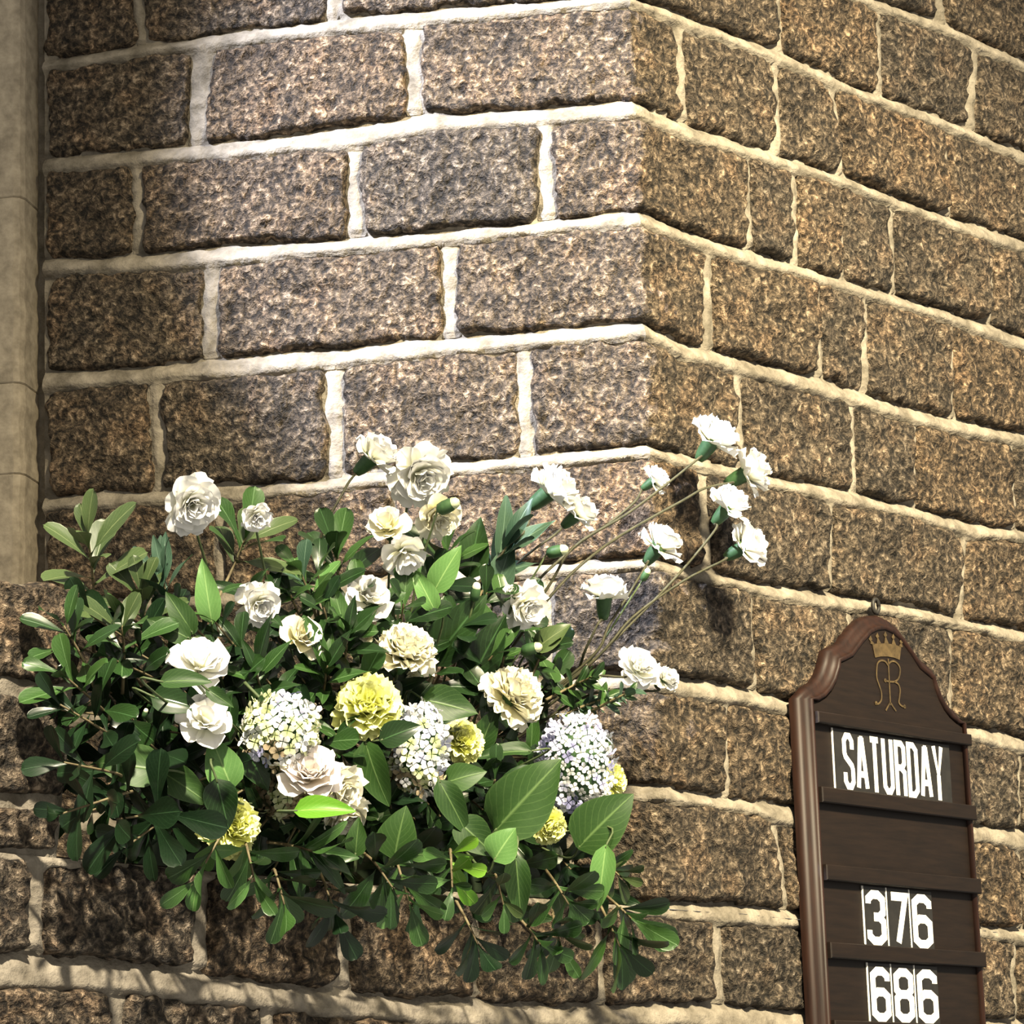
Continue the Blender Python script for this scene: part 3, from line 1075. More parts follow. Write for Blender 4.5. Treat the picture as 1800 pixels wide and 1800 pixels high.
def idir(deg, toward=0.0):
    """a direction seen at this angle in the frame, leaning toward the room"""
    a = math.radians(deg)
    d = CX * math.cos(a) + CY * math.sin(a) - FWD * toward
    return d / np.linalg.norm(d)


TOCAM = -FWD
FOAM = at(640, 1440, -0.16)


def root(px, py):
    """where a stem enters the foam block, seen near (px, py)"""
    k = 0.45
    x = 640 + (px - 640) * k * 0.9
    return at(x, 1445 + 0.08 * (x - 640), -0.15)


# the block of floral foam that carries every stem
fm = np.linspace(-0.72, -0.16, 8)
V = []
for z_ in (0.006, 0.13):
    for a, b in ((-0.05, 0), (-0.21, 0), (-0.21, 1), (-0.05, 1)):
        u = fm[0] if b == 0 else fm[-1]
        q = CORNER + DR * u * 1.0 + NR * (a * (1 if b == 0 else 0.55)) + ZUP * (float(bed('I', np.array([u]))[0]) + z_)
        V.append(q)
foam = link_at('foam_block', V, [(3, 2, 1, 0), (4, 5, 6, 7), (0, 1, 5, 4), (1, 2, 6, 5), (2, 3, 7, 6), (3, 0, 4, 7)], M_FOAM, smooth=False)
tag(foam, 'dark foam block on the sill deep beneath the flower arrangement', 'flower foam')


def stem_part(o, pts, r0, r1, mat=None, n=6, name='stem'):
    V, Fc = tube(smooth_line(pts, 5), r0, r1, n)
    return link_at(name, V, Fc, mat or M_STEM, o)


def bloom(name, label, cat, px, py, rad_px, face_deg, toward, style, tone, t=0.05, stem=None, seed=0, group=None, squash=1.0):
    """a flower head with its petals, calyx and stem; face_deg/toward is where it looks"""
    r = random.Random(seed * 101 + int(px))
    p = at(px, py, t)
    R = rad_px * pxm(p) * (1.32 if style == 'spray' else 1.05)
    a = idir(face_deg, toward)
    e1 = np.cross(a, [0.13, 0.2, 0.95])
    e1 /= np.linalg.norm(e1)
    e2 = np.cross(a, e1)
    if style == 'rose':
        wh = [(7, -14, 14, 1.0, 0.0, 'ruffle'), (7, 8, 40, 0.96, 0.03, 'broad'), (7, 26, 60, 0.88, 0.06, 'ruffle'), (6, 46, 80, 0.80, 0.10, 'ruffle'), (5, 62, 100, 0.70, 0.14, 'ruffle')]
        depth = 0.34
    elif style == 'open':
        wh = [(6, -12, 22, 1.0, 0.0, 'broad'), (6, 16, 52, 0.92, 0.04, 'ruffle'), (5, 40, 85, 0.80, 0.08, 'ruffle')]
        depth = 0.36
    elif style == 'pom':
        wh = [(12, -20, 8, 0.98, -0.06, 'fringe'), (12, 8, 30, 0.98, 0.0, 'fringe'), (11, 26, 50, 0.96, 0.04, 'fringe'), (9, 44, 70, 0.92, 0.06, 'fringe'), (8, 62, 96, 0.86, 0.06, 'fringe')]
        depth = 0.25
    else:   # 'spray': seen from the side, fanning out of a long calyx
        wh = [(7, -8, 20, 0.98, 0.0, 'ruffle'), (7, 24, 48, 1.0, 0.0, 'broad'), (6, 46, 70, 0.98, 0.0, 'ruffle'), (5, 66, 96, 0.92, 0.0, 'ruffle')]
        depth = 0.30
    base = p - a * R * depth
    o = thing(name, label, cat, base, group)
    for (n, lo, hi, ln, off, kind) in wh:
        ph = r.uniform(0, 6.28)
        for k in range(n):
            az = ph + 2 * math.pi * k / n + r.uniform(-0.16, 0.16) * (2.2 if style in ('rose', 'open') else 1)
            el = math.radians(r.uniform(lo, hi))
            rad = math.cos(az) * e1 + math.sin(az) * e2
            d = math.cos(el) * rad + math.sin(el) * a
            nn = -math.sin(el) * rad + math.cos(el) * a
            l = R * ln * r.uniform(0.90, 1.08)
            if style == 'rose' and off == 0.0 and k == 0:
                l *= 1.12
            q = base + a * R * off + rad * R * 0.05
            link('petal', get_petal(kind, r.randrange(5), tone), o, frame(d, nn, q, l * r.uniform(0.92, 1.08), l, l))
    # calyx: a lathed green cup under the petals
    cl = R * (0.80 if style == 'spray' else 0.6)
    cr_ = R * (0.30 if style == 'spray' else 0.26)
    prof_ = [(0.0, -1.0), (0.55, -0.97), (0.80, -0.7), (0.95, -0.35), (1.0, -0.1), (1.15, 0.12)]
    V, n_ = [], 8
    for (rr_, h) in prof_:
        for k in range(n_):
            th = 2 * math.pi * k / n_
            hh = h + (0.14 if (h > 0.1 and k % 2) else 0)
            V.append(base + a * cl * hh + (math.cos(th) * e1 + math.sin(th) * e2) * cr_ * max(rr_, 0.12))
    Fc = [(j * n_ + k, j * n_ + (k + 1) % n_, (j + 1) * n_ + (k + 1) % n_, (j + 1) * n_ + k) for j in range(len(prof_) - 1) for k in range(n_)]
    link_at('calyx', V, Fc, M_CALYX, o)
    foot = base - a * cl * 0.97
    if stem:
        pts = [foot] + [at(x, y, t_) for (x, y, t_) in stem]
    else:
        rt = root(px, py)
        pts = [foot, foot * 0.7 + rt * 0.3 - a * R * 0.4, rt]
    stem_part(o, pts, 0.0015, 0.0020, M_SPRAY if stem else M_STEM)
    return o


def hydrangea(label, px, py, rx, ry, tones, t, seed, n=110, fl=11.0, shade=None):
    r = random.Random(seed)
    p = at(px, py, t)
    m = pxm(p)
    a = idir(70, 1.2)
    o = thing('hydrangea', label, 'flower', p, 'hydrangeas in the arrangement')
    # green inner dome carrying the florets
    V, Fc = [], []
    nu, nv = 12, 7
    for j in range(nv):
        th = math.pi * j / (nv - 1)
        for i in range(nu):
            ph = 2 * math.pi * i / nu
            V.append(p + (CX * math.sin(th) * math.cos(ph) * rx + CY * math.cos(th) * ry + TOCAM * math.sin(th) * math.sin(ph) * min(rx, ry) * 0.9) * m * 0.80)
    for j in range(nv - 1):
        for i in range(nu):
            Fc.append((j * nu + i, (j + 1) * nu + i, (j + 1) * nu + (i + 1) % nu, j * nu + (i + 1) % nu))
    link_at('flower_base', V, Fc, M_CALYX, o)
    gold = math.pi * (3 - math.sqrt(5))
    for k in range(n):
        y = 1 - 2 * (k + 0.5) / n
        rr_ = math.sqrt(1 - y * y)
        x, z = rr_ * math.cos(gold * k), rr_ * math.sin(gold * k)
        if z < -0.35:
            continue
        d = CX * x + CY * y + TOCAM * z
        q = p + (CX * x * rx + CY * y * ry + TOCAM * z * min(rx, ry) * 0.9) * m * r.uniform(0.86, 1.0)
        d = d + np.array([r.uniform(-.35, .35) for _ in range(3)])
        s = fl * m * r.uniform(0.85, 1.2)
        tt = tones(x, y, r)
        link('floret', get_floret(r.randrange(4), tt), o, frame(idir(r.uniform(0, 360), 0.1), d, q, s))
    rt = root(px, py)
    stem_part(o, [p - CY * ry * m * 0.4 + FWD * 0.01, (p + rt) / 2 + np.array([0, 0.01, -0.01]), rt], 0.003, 0.0032)
    return o


def sprig(name, label, base, tip, n, lpx, kind, tone, t0, t1, toward=0.7, spread=(28, 78), seed=0, group=None, cover=0.55, width=1.0, mat=None, cat='foliage'):
    """a leafy shoot: base and tip in the picture, at distances t0 and t1 in front of the wall plane"""
    r = random.Random(seed * 977 + int(tip[0] * 3 + tip[1]))
    pb, pt_ = at(base[0], base[1], t0), at(tip[0], tip[1], t1)
    axis2 = math.degrees(math.atan2(-(tip[1] - base[1]), tip[0] - base[0]))
    a = idir(axis2, toward)
    m = pxm(pt_)
    L_ = lpx * m * (1.22 if kind != 'small' else 1.15)
    mid = pt_ - a * np.linalg.norm(pt_ - pb) * 0.45
    pts = smooth_line([pb, mid, pt_], 6)
    o = thing(name, label, cat, pb, group)
    V, Fc = tube(pts, 0.0022, 0.0011, 5)
    link_at('stem', V, Fc, mat or M_TWIG, o)
    e1 = np.cross(a, [0.2, 0.31, 0.9])
    e1 /= np.linalg.norm(e1)
    e2 = np.cross(a, e1)
    gold = 2.399963
    ph = r.uniform(0, 6.28)
    P = np.array(pts)
    for k in range(n):
        f = k / max(n - 1, 1)
        s = 1 - cover * f
        i = s * (len(P) - 1)
        i0 = min(int(i), len(P) - 2)
        q = P[i0] + (P[i0 + 1] - P[i0]) * (i - i0)
        th = math.radians(spread[0] + (spread[1] - spread[0]) * f ** 0.8 + r.uniform(-9, 9))
        az = ph + gold * k + r.uniform(-0.3, 0.3)
        rad = math.cos(az) * e1 + math.sin(az) * e2
        d = math.cos(th) * a + math.sin(th) * rad
        nn = a - np.dot(a, d) * d + 0.35 * TOCAM + 0.2 * ZUP
        l = L_ * r.uniform(0.78, 1.08) * (0.8 if k < 2 and n > 5 else 1)
        link('leaf', get_leaf(kind, r.randrange(5), tone if isinstance(tone, str) else r.choice(tone)), o, frame(d, nn, q, l * width * r.uniform(0.95, 1.2), l, l))
    return o


def broad(label, cx, cy, L_, W_, deg, tone, t=0.06, toward=0.25, kind='ovate', roll=0.0, group='broad leaves in the arrangement', lift=0.35):
    """one broad leaf on its own stalk, centred in the picture at (cx, cy), tip toward deg"""
    r = random.Random(int(cx * 7 + cy))
    p = at(cx, cy, t)
    m = pxm(p)
    d = idir(deg, toward)
    base = p - d * L_ * m * 0.5
    a = math.radians(roll)
    side = np.cross(d, TOCAM)
    n = TOCAM * math.cos(a) + side * math.sin(a) + ZUP * lift
    o = thing('broad_leaf', label, 'leaf', base, group)
    unit = {'ovate': 0.66, 'obovate': 0.40, 'lance': 0.31, 'small': 0.45}[kind]
    vis = L_ * m / math.sqrt(1 / (1 + toward * toward))
    link('leaf', get_leaf(kind, r.randrange(5), tone), o, frame(d, n, base, W_ * m / unit, vis, vis))
    rt = root(cx, cy)
    stem_part(o, [base + d * 0.004, base - d * 0.02 + FWD * 0.02, (base + rt) / 2 + FWD * 0.01, rt], 0.0013, 0.0017)
    return o


# ------------------------------------------------------------------ flowers, one by one
W = 'white flowers in the arrangement'
Y = 'yellow flowers in the arrangement'
SP = 'white spray carnations reaching right'
n = 'carnation'
bloom(n, 'large white ruffled flower at the upper left beside the leafy twig', 'flower', 340, 888, 50, 320, 1.7, 'rose', 'white', 0.0, None, 1, W)
bloom(n, 'small round white flower in front of the upper left twig', 'flower', 451, 910, 27, 310, 1.6, 'rose', 'white', 0.07, None, 2, W)
bloom(n, 'white rosette flower left of centre above the dark leaves', 'flower', 457, 1064, 40, 330, 1.8, 'rose', 'white', 0.03, None, 3, W)
bloom(n, 'white open flower half hidden by dark leaves, right of the rosette', 'flower', 532, 1117, 42, 40, 0.9, 'open', 'cream', 0.03, None, 4, W)
bloom(n, 'white flower above its cream twin on the left side', 'flower', 350, 1160, 52, 75, 1.0, 'open', 'white', 0.10, None, 5, W)
bloom(n, 'cream white flower just below another on the left side', 'flower', 362, 1262, 47, 75, 1.3, 'open', 'white', 0.10, None, 6, W)
bloom(n, 'white side-on carnation with a green calyx, topmost left of the big white bloom', 'flower', 662, 798, 36, 42, 0.25, 'spray', 'white', -0.02, [(605, 862, -0.02), (560, 960, -0.05), (560, 1100, -0.10)], 7, W)
bloom(n, 'largest white ruffled flower at the top of the arrangement', 'flower', 742, 838, 54, 315, 1.7, 'rose', 'white', 0.0, None, 8, W)
bloom(n, 'cream white flower hanging under the largest white bloom', 'flower', 772, 910, 42, 320, 1.2, 'rose', 'cream', 0.03, None, 9, W)
bloom(n, 'cream white flower with two broad petals left of the hanging bloom', 'flower', 680, 920, 39, 100, 1.0, 'open', 'cream', 0.02, None, 10, W)
bloom(n, 'white loose-petalled flower below the two-petalled cream bloom', 'flower', 713, 980, 41, 290, 1.0, 'open', 'white', 0.03, None, 11, W)
bloom(n, 'white flower above the middle of the arrangement beside green leaf tips', 'flower', 650, 1045, 42, 60, 1.1, 'open', 'white', 0.04, None, 12, W)
bloom(n, 'broad cream carnation in the centre above the yellow flower', 'flower', 716, 1143, 54, 66, 0.38, 'pom', 'cream', 0.05, None, 13, W)
bloom(n, 'long cream carnation right of centre above the silver hydrangea', 'flower', 905, 1220, 54, 44, 0.36, 'pom', 'cream', 0.05, None, 14, W)
bloom(n, 'white flower at the right of centre below the slanting stems', 'flower', 926, 1068, 41, 330, 1.3, 'rose', 'white', 0.05, None, 15, W)
bloom(n, 'small white petal cluster just above the right centre bloom', 'flower', 899, 1040, 18, 110, 0.8, 'open', 'white', 0.05, None, 16, W)
bloom(n, 'white side-on carnation above a smaller one, right of the top bloom', 'flower', 975, 858, 40, 38, 0.2, 'spray', 'white', 0.02, [(925, 930, 0.02), (880, 975, 0.0), (800, 1090, -0.05), (740, 1250, -0.10)], 17, SP)
bloom(n, 'white side-on carnation below and right of its twin', 'flower', 1020, 900, 29, 40, 0.2, 'spray', 'white', 0.03, [(975, 940, 0.03), (905, 995, 0.0), (810, 1110, -0.04), (740, 1260, -0.10)], 18, SP)
bloom(n, 'small half-open white carnation on a long stem before the wall corner', 'flower', 1154, 842, 22, 35, 0.2, 'spray', 'white', 0.05, [(1115, 883, 0.05), (1070, 920, 0.04), (1010, 962, 0.03), (920, 1050, 0.0), (800, 1230, -0.08)], 19, SP)
bloom(n, 'highest white carnation of the right spray', 'flower', 1258, 766, 37, 55, 0.2, 'spray', 'white', 0.09, [(1230, 804, 0.09), (1177, 847, 0.08), (1100, 905, 0.07), (1007, 963, 0.05), (957, 1042, 0.02), (820, 1230, -0.08)], 20, SP)
bloom(n, 'rightmost white carnation, second highest of the right spray', 'flower', 1320, 828, 36, 28, 0.2, 'spray', 'white', 0.10, [(1288, 848, 0.10), (1240, 858, 0.09), (1200, 880, 0.08), (1063, 960, 0.06), (960, 1057, 0.03), (830, 1240, -0.08)], 21, SP)
bloom(n, 'white carnation below the rightmost pair of the right spray', 'flower', 1285, 885, 33, 50, 0.15, 'spray', 'white', 0.10, [(1258, 930, 0.10), (1210, 990, 0.09), (1150, 1055, 0.08), (1065, 1140, 0.05), (1020, 1180, 0.02), (860, 1290, -0.08)], 22, SP)
bloom(n, 'lowest white carnation at the far right of the spray', 'flower', 1316, 957, 34, 30, 0.25, 'spray', 'white', 0.10, [(1272, 985, 0.10), (1200, 1022, 0.09), (1112, 1085, 0.07), (1045, 1160, 0.04), (880, 1300, -0.08)], 23, SP)
bloom(n, 'white carnation nodding right on the stem before the corner', 'flower', 1164, 953, 34, 52, 0.15, 'spray', 'white', 0.07, [(1138, 990, 0.07), (1105, 1045, 0.06), (1070, 1100, 0.05), (1035, 1160, 0.03), (860, 1300, -0.08)], 24, SP)
bloom(n, 'flat white carnation facing up right of the centre', 'flower', 1062, 1040, 35, 88, 0.05, 'spray', 'white', 0.06, [(1052, 1095, 0.06), (1030, 1140, 0.04), (1000, 1200, 0.0), (880, 1300, -0.06)], 25, SP)
bloom(n, 'white carnation at the right end of the arrangement by the mortar joint', 'flower', 1125, 1172, 37, 60, 0.9, 'rose', 'white', 0.08, [(1090, 1190, 0.07), (1020, 1200, 0.03), (880, 1310, -0.06)], 26, SP)
bloom(n, 'small white flower beside the rightmost low carnation', 'flower', 1172, 1192, 20, 40, 0.6, 'spray', 'white', 0.09, [(1150, 1215, 0.08), (1040, 1220, 0.03), (880, 1315, -0.06)], 27, SP)
bloom(n, 'blush white flower below the lime hydrangea', 'flower', 546, 1357, 54, 85, 1.1, 'rose', 'blush', 0.11, None, 29, W)
bloom(n, 'cream ruffled flower right of the blush one', 'flower', 600, 1392, 46, 350, 1.4, 'rose', 'cream', 0.09, None, 30, W)
bloom(n, 'cream flower lowest of the trio, over the bright green leaf', 'flower', 608, 1434, 40, 300, 1.0, 'rose', 'cream', 0.08, None, 31, W)
bloom(n, 'tiny pale flower peeping out left of the broad cream carnation', 'flower', 644, 1116, 15, 120, 1.0, 'open', 'cream', 0.02, None, 32, W)
bloom(n, 'tiny pale flower peeping out under the broad cream carnation', 'flower', 726, 1190, 14, 270, 1.0, 'open', 'cream', 0.02, None, 33, W)

bloom(n, 'big yellow pompom carnation in the centre', 'flower', 648, 1240, 58, 80, 1.3, 'pom', 'yellow', 0.07, None, 41, Y)
bloom(n, 'yellow carnation between two hydrangeas', 'flower', 812, 1302, 38, 60, 1.2, 'pom', 'yellow', 0.05, None, 42, Y)
bloom(n, 'yellow carnation at lower left, half shaded by a leaf', 'flower', 408, 1452, 52, 20, 1.2, 'pom', 'yellow', 0.06, None, 43, Y)
bloom(n, 'small yellow carnation under the silver hydrangea', 'flower', 966, 1453, 32, 330, 1.1, 'pom', 'yellow', 0.06, None, 44, Y)
bloom(n, 'yellow carnation peeping out right of the silver hydrangea', 'flower', 1076, 1371, 30, 10, 0.6, 'pom', 'yellow', 0.03, None, 45, Y)


def bud(label, px, py, L_, deg, t, pale):
    p = at(px, py, t)
    m = pxm(p)
    a = idir(deg, 0.3)
    e1 = np.cross(a, [0.1, 0.3, 0.9])
    e1 /= np.linalg.norm(e1)
    e2 = np.cross(a, e1)
    o = thing('flower_bud', label, 'bud', p - a * L_ * m * 0.5, 'buds in the arrangement')
    for nm, prof_, mt in (('calyx', [(0.1, 0.0), (0.32, 0.1), (0.38, 0.35), (0.36, 0.6), (0.30, 0.72)], M_CALYX),
                          ('petal', [(0.28, 0.6), (0.33, 0.75), (0.24, 0.92), (0.05, 1.0)], M_PETAL['white'] if pale else M_BUD)):
        V, n_ = [], 8
        for (rr_, h) in prof_:
            for k in range(n_):
                th = 2 * math.pi * k / n_
                V.append(p + (a * (h - 0.5) + (math.cos(th) * e1 + math.sin(th) * e2) * rr_ * 0.66 * (1 + 0.1 * (k % 2))) * L_ * m)
        Fc = [(j * n_ + k, j * n_ + (k + 1) % n_, (j + 1) * n_ + (k + 1) % n_, (j + 1) * n_ + k) for j in range(len(prof_) - 1) for k in range(n_)]
        link_at(nm, V, Fc, mt, o)
    foot = p - a * L_ * m * 0.5
    rt = root(px, py)
    stem_part(o, [foot, foot * 0.7 + rt * 0.3 - a * 0.02, rt], 0.0012, 0.0018)
    return o


bud('green bud with a pale tip before the wall, under the twin carnations', 980, 969, 42, 15, 0.05, False)
bud('round white bud right of the loose-petalled flower', 836, 1040, 36, 80, 0.04, True)
bud('slim green bud crossing the hanging cream flower', 788, 889, 46, 25, 0.06, False)
bud('pale green bud on the stem under the nodding carnation', 1135, 1010, 26, 60, 0.08, False)
bud('lime green bud lying among small leaves at right', 935, 1140, 40, 15, 0.05, False)
bud('tiny white bud at the left among dark leaves', 255, 1254, 20, 70, 0.05, True)


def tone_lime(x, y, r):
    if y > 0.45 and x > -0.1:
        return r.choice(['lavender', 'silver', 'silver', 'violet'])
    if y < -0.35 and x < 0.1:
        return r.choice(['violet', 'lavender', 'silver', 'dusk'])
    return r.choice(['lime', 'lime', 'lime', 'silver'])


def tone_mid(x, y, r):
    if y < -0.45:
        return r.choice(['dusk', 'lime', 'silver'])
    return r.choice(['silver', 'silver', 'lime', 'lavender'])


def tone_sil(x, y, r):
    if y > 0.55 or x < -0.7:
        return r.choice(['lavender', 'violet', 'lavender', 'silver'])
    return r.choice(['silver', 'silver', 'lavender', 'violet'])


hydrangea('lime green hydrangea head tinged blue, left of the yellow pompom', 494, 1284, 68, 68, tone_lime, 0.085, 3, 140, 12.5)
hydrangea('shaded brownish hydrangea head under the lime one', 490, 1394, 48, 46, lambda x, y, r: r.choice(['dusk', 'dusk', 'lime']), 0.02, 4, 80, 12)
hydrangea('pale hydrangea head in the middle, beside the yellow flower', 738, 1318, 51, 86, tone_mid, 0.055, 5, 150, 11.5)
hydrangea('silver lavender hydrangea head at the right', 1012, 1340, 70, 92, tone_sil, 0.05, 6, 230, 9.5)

# ------------------------------------------------------------------ broad leaves, one by one
broad('mid green leaf pointing left below the shaded left bloom', 230, 1345, 112, 78, 168, 'broad', 0.07)
broad('curled green leaf with a pale edge above the shaded yellow flower', 322, 1380, 104, 58, 330, 'broad', 0.08)
broad('pale green heart-shaped leaf under the cream white flower', 391, 1345, 92, 66, 110, 'light', 0.10)
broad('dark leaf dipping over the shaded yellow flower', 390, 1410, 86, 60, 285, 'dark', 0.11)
broad('large dark green leaf in front of the silver hydrangea', 922, 1404, 164, 112, 48, 'broad', 0.11, lift=0.1)
broad('deep green leaf at the right edge under the silver hydrangea', 1058, 1446, 130, 96, 48, 'broad', 0.10)
broad('bright rounded light green leaf, low right of centre', 884, 1486, 66, 62, 60, 'light', 0.13, lift=0.5)
broad('green leaf arching beneath the bright rounded one', 835, 1470, 90, 62, 320, 'broad', 0.10)
broad('green leaf above the second yellow flower', 787, 1238, 98, 62, 350, 'broad', 0.07)
broad('two-tone hanging leaf right of the cream trio', 656, 1358, 116, 64, 285, 'broad', 0.08, roll=25)
broad('vivid green leaf lying across the cream trio', 566, 1420, 104, 46, 8, 'bright', 0.16, lift=0.6)
broad('shiny green leaf below the cream trio, right', 700, 1468, 92, 74, 80, 'broad', 0.09, lift=0.7)
broad('long green leaf slanting down left of the large dark leaf', 796, 1416, 106, 48, 300, 'broad', 0.09)
broad('small oval leaf below the cream trio', 627, 1474, 66, 38, 85, 'broad', 0.10)
broad('olive green leaf hanging straight down at lower right of centre', 911, 1556, 112, 46, 275, 'broad', 0.12, lift=0.2)
broad('light green leaf hanging at the right end', 1058, 1540, 112, 44, 262, 'light', 0.11, lift=0.2)
broad('green leaf under the second yellow flower', 815, 1365, 72, 52, 20, 'broad', 0.06)
broad('arched green leaf right of the second yellow flower', 890, 1318, 92, 34, 175, 'broad', 0.06, lift=0.8)
broad('upright leaf between the second yellow flower and long cream carnation', 855, 1285, 76, 44, 70, 'broad', 0.03)
broad('dark leaf covering the lower edge of the yellow pompom', 700, 1288, 74, 48, 25, 'dark', 0.11)
broad('bright upright leaf left of the white rosette', 364, 1045, 110, 44, 98, 'light', 0.03)
broad('light leaf with a pale edge under the loose-petalled flower', 782, 1003, 92, 48, 62, 'light', 0.05)
broad('dark upright leaf right of the loose-petalled flower', 832, 968, 104, 58, 80, 'dark', 0.0)
broad('dark bluish leaf behind the stems at upper right', 880, 1010, 120, 52, 75, 'blue', 0.0)
broad('bluish upright leaf under the upper left white flower', 276, 1000, 104, 34, 86, 'blue', 0.0, kind='lance')
broad('light leaf hanging under the loose-petalled flower', 748, 1040, 80, 38, 115, 'light', 0.04)
broad('green leaf left of the lower left white blooms', 305, 1232, 84, 52, 350, 'dark', 0.08)
broad('green leaf laid across the twin white blooms at left', 322, 1194, 88, 40, 8, 'broad', 0.16, lift=0.6)
broad('narrow green leaf on a stem crossing the twin blooms', 385, 1225, 56, 26, 330, 'broad', 0.17)
broad('dark green leaf behind the broad cream carnation', 800, 1110, 150, 78, 55, 'dark', 0.01)
broad('dark green leaf between the centre bloom and the stems', 850, 1150, 140, 70, 65, 'dark', 0.02)
broad('pointed brownish green leaf against the wall right of centre', 967, 1120, 74, 40, 40, 'olive', 0.05)
broad('dark leaf beside the lime hydrangea, left', 448, 1345, 90, 52, 300, 'dark', 0.06)
broad('green leaf behind the rosette at left', 300, 1105, 80, 44, 150, 'broad', 0.05)
broad('bright narrow leaf at the left of the twin blooms', 318, 1080, 84, 44, 120, 'broad', 0.05)

# ------------------------------------------------------------------ leafy twigs, one by one
G = 'leafy twigs around the arrangement'
B_ = 'box_sprig'
T_ = 'leafy_twig'
OB = 'obovate'
sprig(T_, 'tall olive green twig at the upper left against the stone', (165, 1150), (155, 948), 11, 96, OB, 'olive', -0.02, -0.02, 0.45, (12, 70), 1, G, 0.62)
sprig(T_, 'left twig reaching over the pale stone block, uppermost', (170, 1220), (112, 1100), 9, 84, OB, ('dark', 'mid'), 0.02, 0.05, 0.5, (20, 72), 2, G)
sprig(T_, 'upright twig right of the pale stone block', (215, 1220), (214, 1100), 9, 92, OB, ('olive', 'mid'), 0.0, 0.03, 0.5, (15, 65), 3, G)
sprig(T_, 'twig fanning left beside the pale stone block', (200, 1280), (110, 1185), 10, 84, OB, ('dark', 'mid'), 0.0, 0.06, 0.7, (25, 80), 4, G)
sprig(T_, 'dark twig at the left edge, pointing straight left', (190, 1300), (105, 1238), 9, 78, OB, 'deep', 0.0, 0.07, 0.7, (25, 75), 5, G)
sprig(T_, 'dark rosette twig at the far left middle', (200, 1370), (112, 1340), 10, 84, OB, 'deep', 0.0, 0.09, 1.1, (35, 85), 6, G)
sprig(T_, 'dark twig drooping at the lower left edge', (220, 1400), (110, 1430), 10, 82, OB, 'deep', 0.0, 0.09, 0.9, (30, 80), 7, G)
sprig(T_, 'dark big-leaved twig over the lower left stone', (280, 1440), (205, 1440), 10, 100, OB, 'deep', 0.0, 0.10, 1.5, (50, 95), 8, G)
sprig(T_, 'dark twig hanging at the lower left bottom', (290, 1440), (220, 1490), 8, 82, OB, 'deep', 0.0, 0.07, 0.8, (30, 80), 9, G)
sprig(T_, 'leafy twig behind the small round white flower', (380, 1060), (432, 945), 9, 92, OB, ('olive', 'mid'), -0.05, -0.02, 0.3, (12, 62), 10, G, 0.5)
sprig(T_, 'upright bluish twig under the large upper left flower', (300, 1110), (285, 1010), 7, 86, 'lance', 'blue', 0.0, 0.0, 0.2, (8, 40), 11, G)
sprig(T_, 'twig right of the upper left twigs with broad tips', (262, 1160), (248, 1045), 7, 88, OB, 'olive', 0.0, 0.0, 0.3, (10, 50), 12, G)
sprig(T_, 'dark twig in the hollow below the shaded left bloom', (330, 1390), (255, 1300), 9, 84, OB, 'deep', 0.0, 0.05, 1.0, (30, 85), 13, G)
sprig(T_, 'twig hanging with pale undersides below the shaded yellow flower', (380, 1480), (345, 1545), 7, 80, OB, ('mid', 'light'), 0.03, 0.09, 0.5, (15, 60), 14, G)
sprig(T_, 'light-edged twig below the shaded yellow flower, right', (430, 1490), (448, 1550), 8, 78, OB, ('mid', 'light'), 0.03, 0.10, 0.6, (20, 75), 15, G)
sprig(T_, 'lance-leaved twig sweeping right below the cream trio', (470, 1480), (560, 1500), 9, 90, 'lance', ('mid', 'dark'), 0.03, 0.10, 0.5, (20, 55), 16, G)
sprig(T_, 'bottom twig hanging left of the middle', (480, 1530), (500, 1590), 8, 82, OB, ('mid', 'dark'), 0.04, 0.10, 0.5, (20, 70), 17, G)
sprig(T_, 'bottom twig with dark leaves in the shade left of the middle', (560, 1530), (590, 1610), 8, 84, OB, 'deep', 0.03, 0.08, 0.4, (20, 70), 18, G)
sprig(T_, 'glossy twig below the small oval leaf', (640, 1500), (690, 1560), 9, 84, OB, ('mid', 'dark'), 0.04, 0.11, 0.7, (25, 75), 19, G)
sprig(T_, 'glossy hanging twig below the shiny leaf', (690, 1500), (720, 1590), 7, 88, OB, ('mid', 'light'), 0.04, 0.11, 0.5, (15, 60), 20, G)
sprig(T_, 'lime-tipped rosette twig at the bottom middle', (790, 1500), (795, 1560), 12, 58, OB, ('light', 'bright', 'mid'), 0.04, 0.13, 1.5, (35, 95), 21, G)
sprig(T_, 'dark hanging twig under the lime-tipped rosette', (800, 1580), (840, 1660), 7, 76, OB, 'deep', 0.06, 0.09, 0.4, (15, 60), 22, G)
sprig(T_, 'small twig right of the lime-tipped rosette', (870, 1540), (885, 1590), 8, 64, OB, ('mid', 'olive'), 0.05, 0.11, 0.9, (25, 80), 23, G)
sprig(T_, 'dark twig hanging lowest right of the middle', (900, 1600), (950, 1660), 8, 72, OB, 'dark', 0.06, 0.09, 0.5, (20, 70), 24, G)
sprig(T_, 'leafy twig at the lower right with pale tips', (960, 1530), (1000, 1590), 9, 72, OB, ('mid', 'dark'), 0.05, 0.10, 0.7, (25, 80), 25, G)
sprig(T_, 'dark hanging twig with one pale leaf at lower right', (970, 1600), (985, 1660), 7, 66, OB, ('dark', 'mid'), 0.06, 0.09, 0.5, (20, 70), 26, G)
sprig(T_, 'glossy twig at the right tip of the arrangement', (1060, 1570), (1110, 1615), 8, 88, OB, ('mid', 'dark'), 0.05, 0.09, 0.5, (15, 65), 27, G)
sprig(T_, 'glossy twig hanging down at the right tip', (1050, 1580), (1090, 1665), 7, 92, OB, ('dark', 'mid'), 0.05, 0.08, 0.3, (12, 55), 28, G)
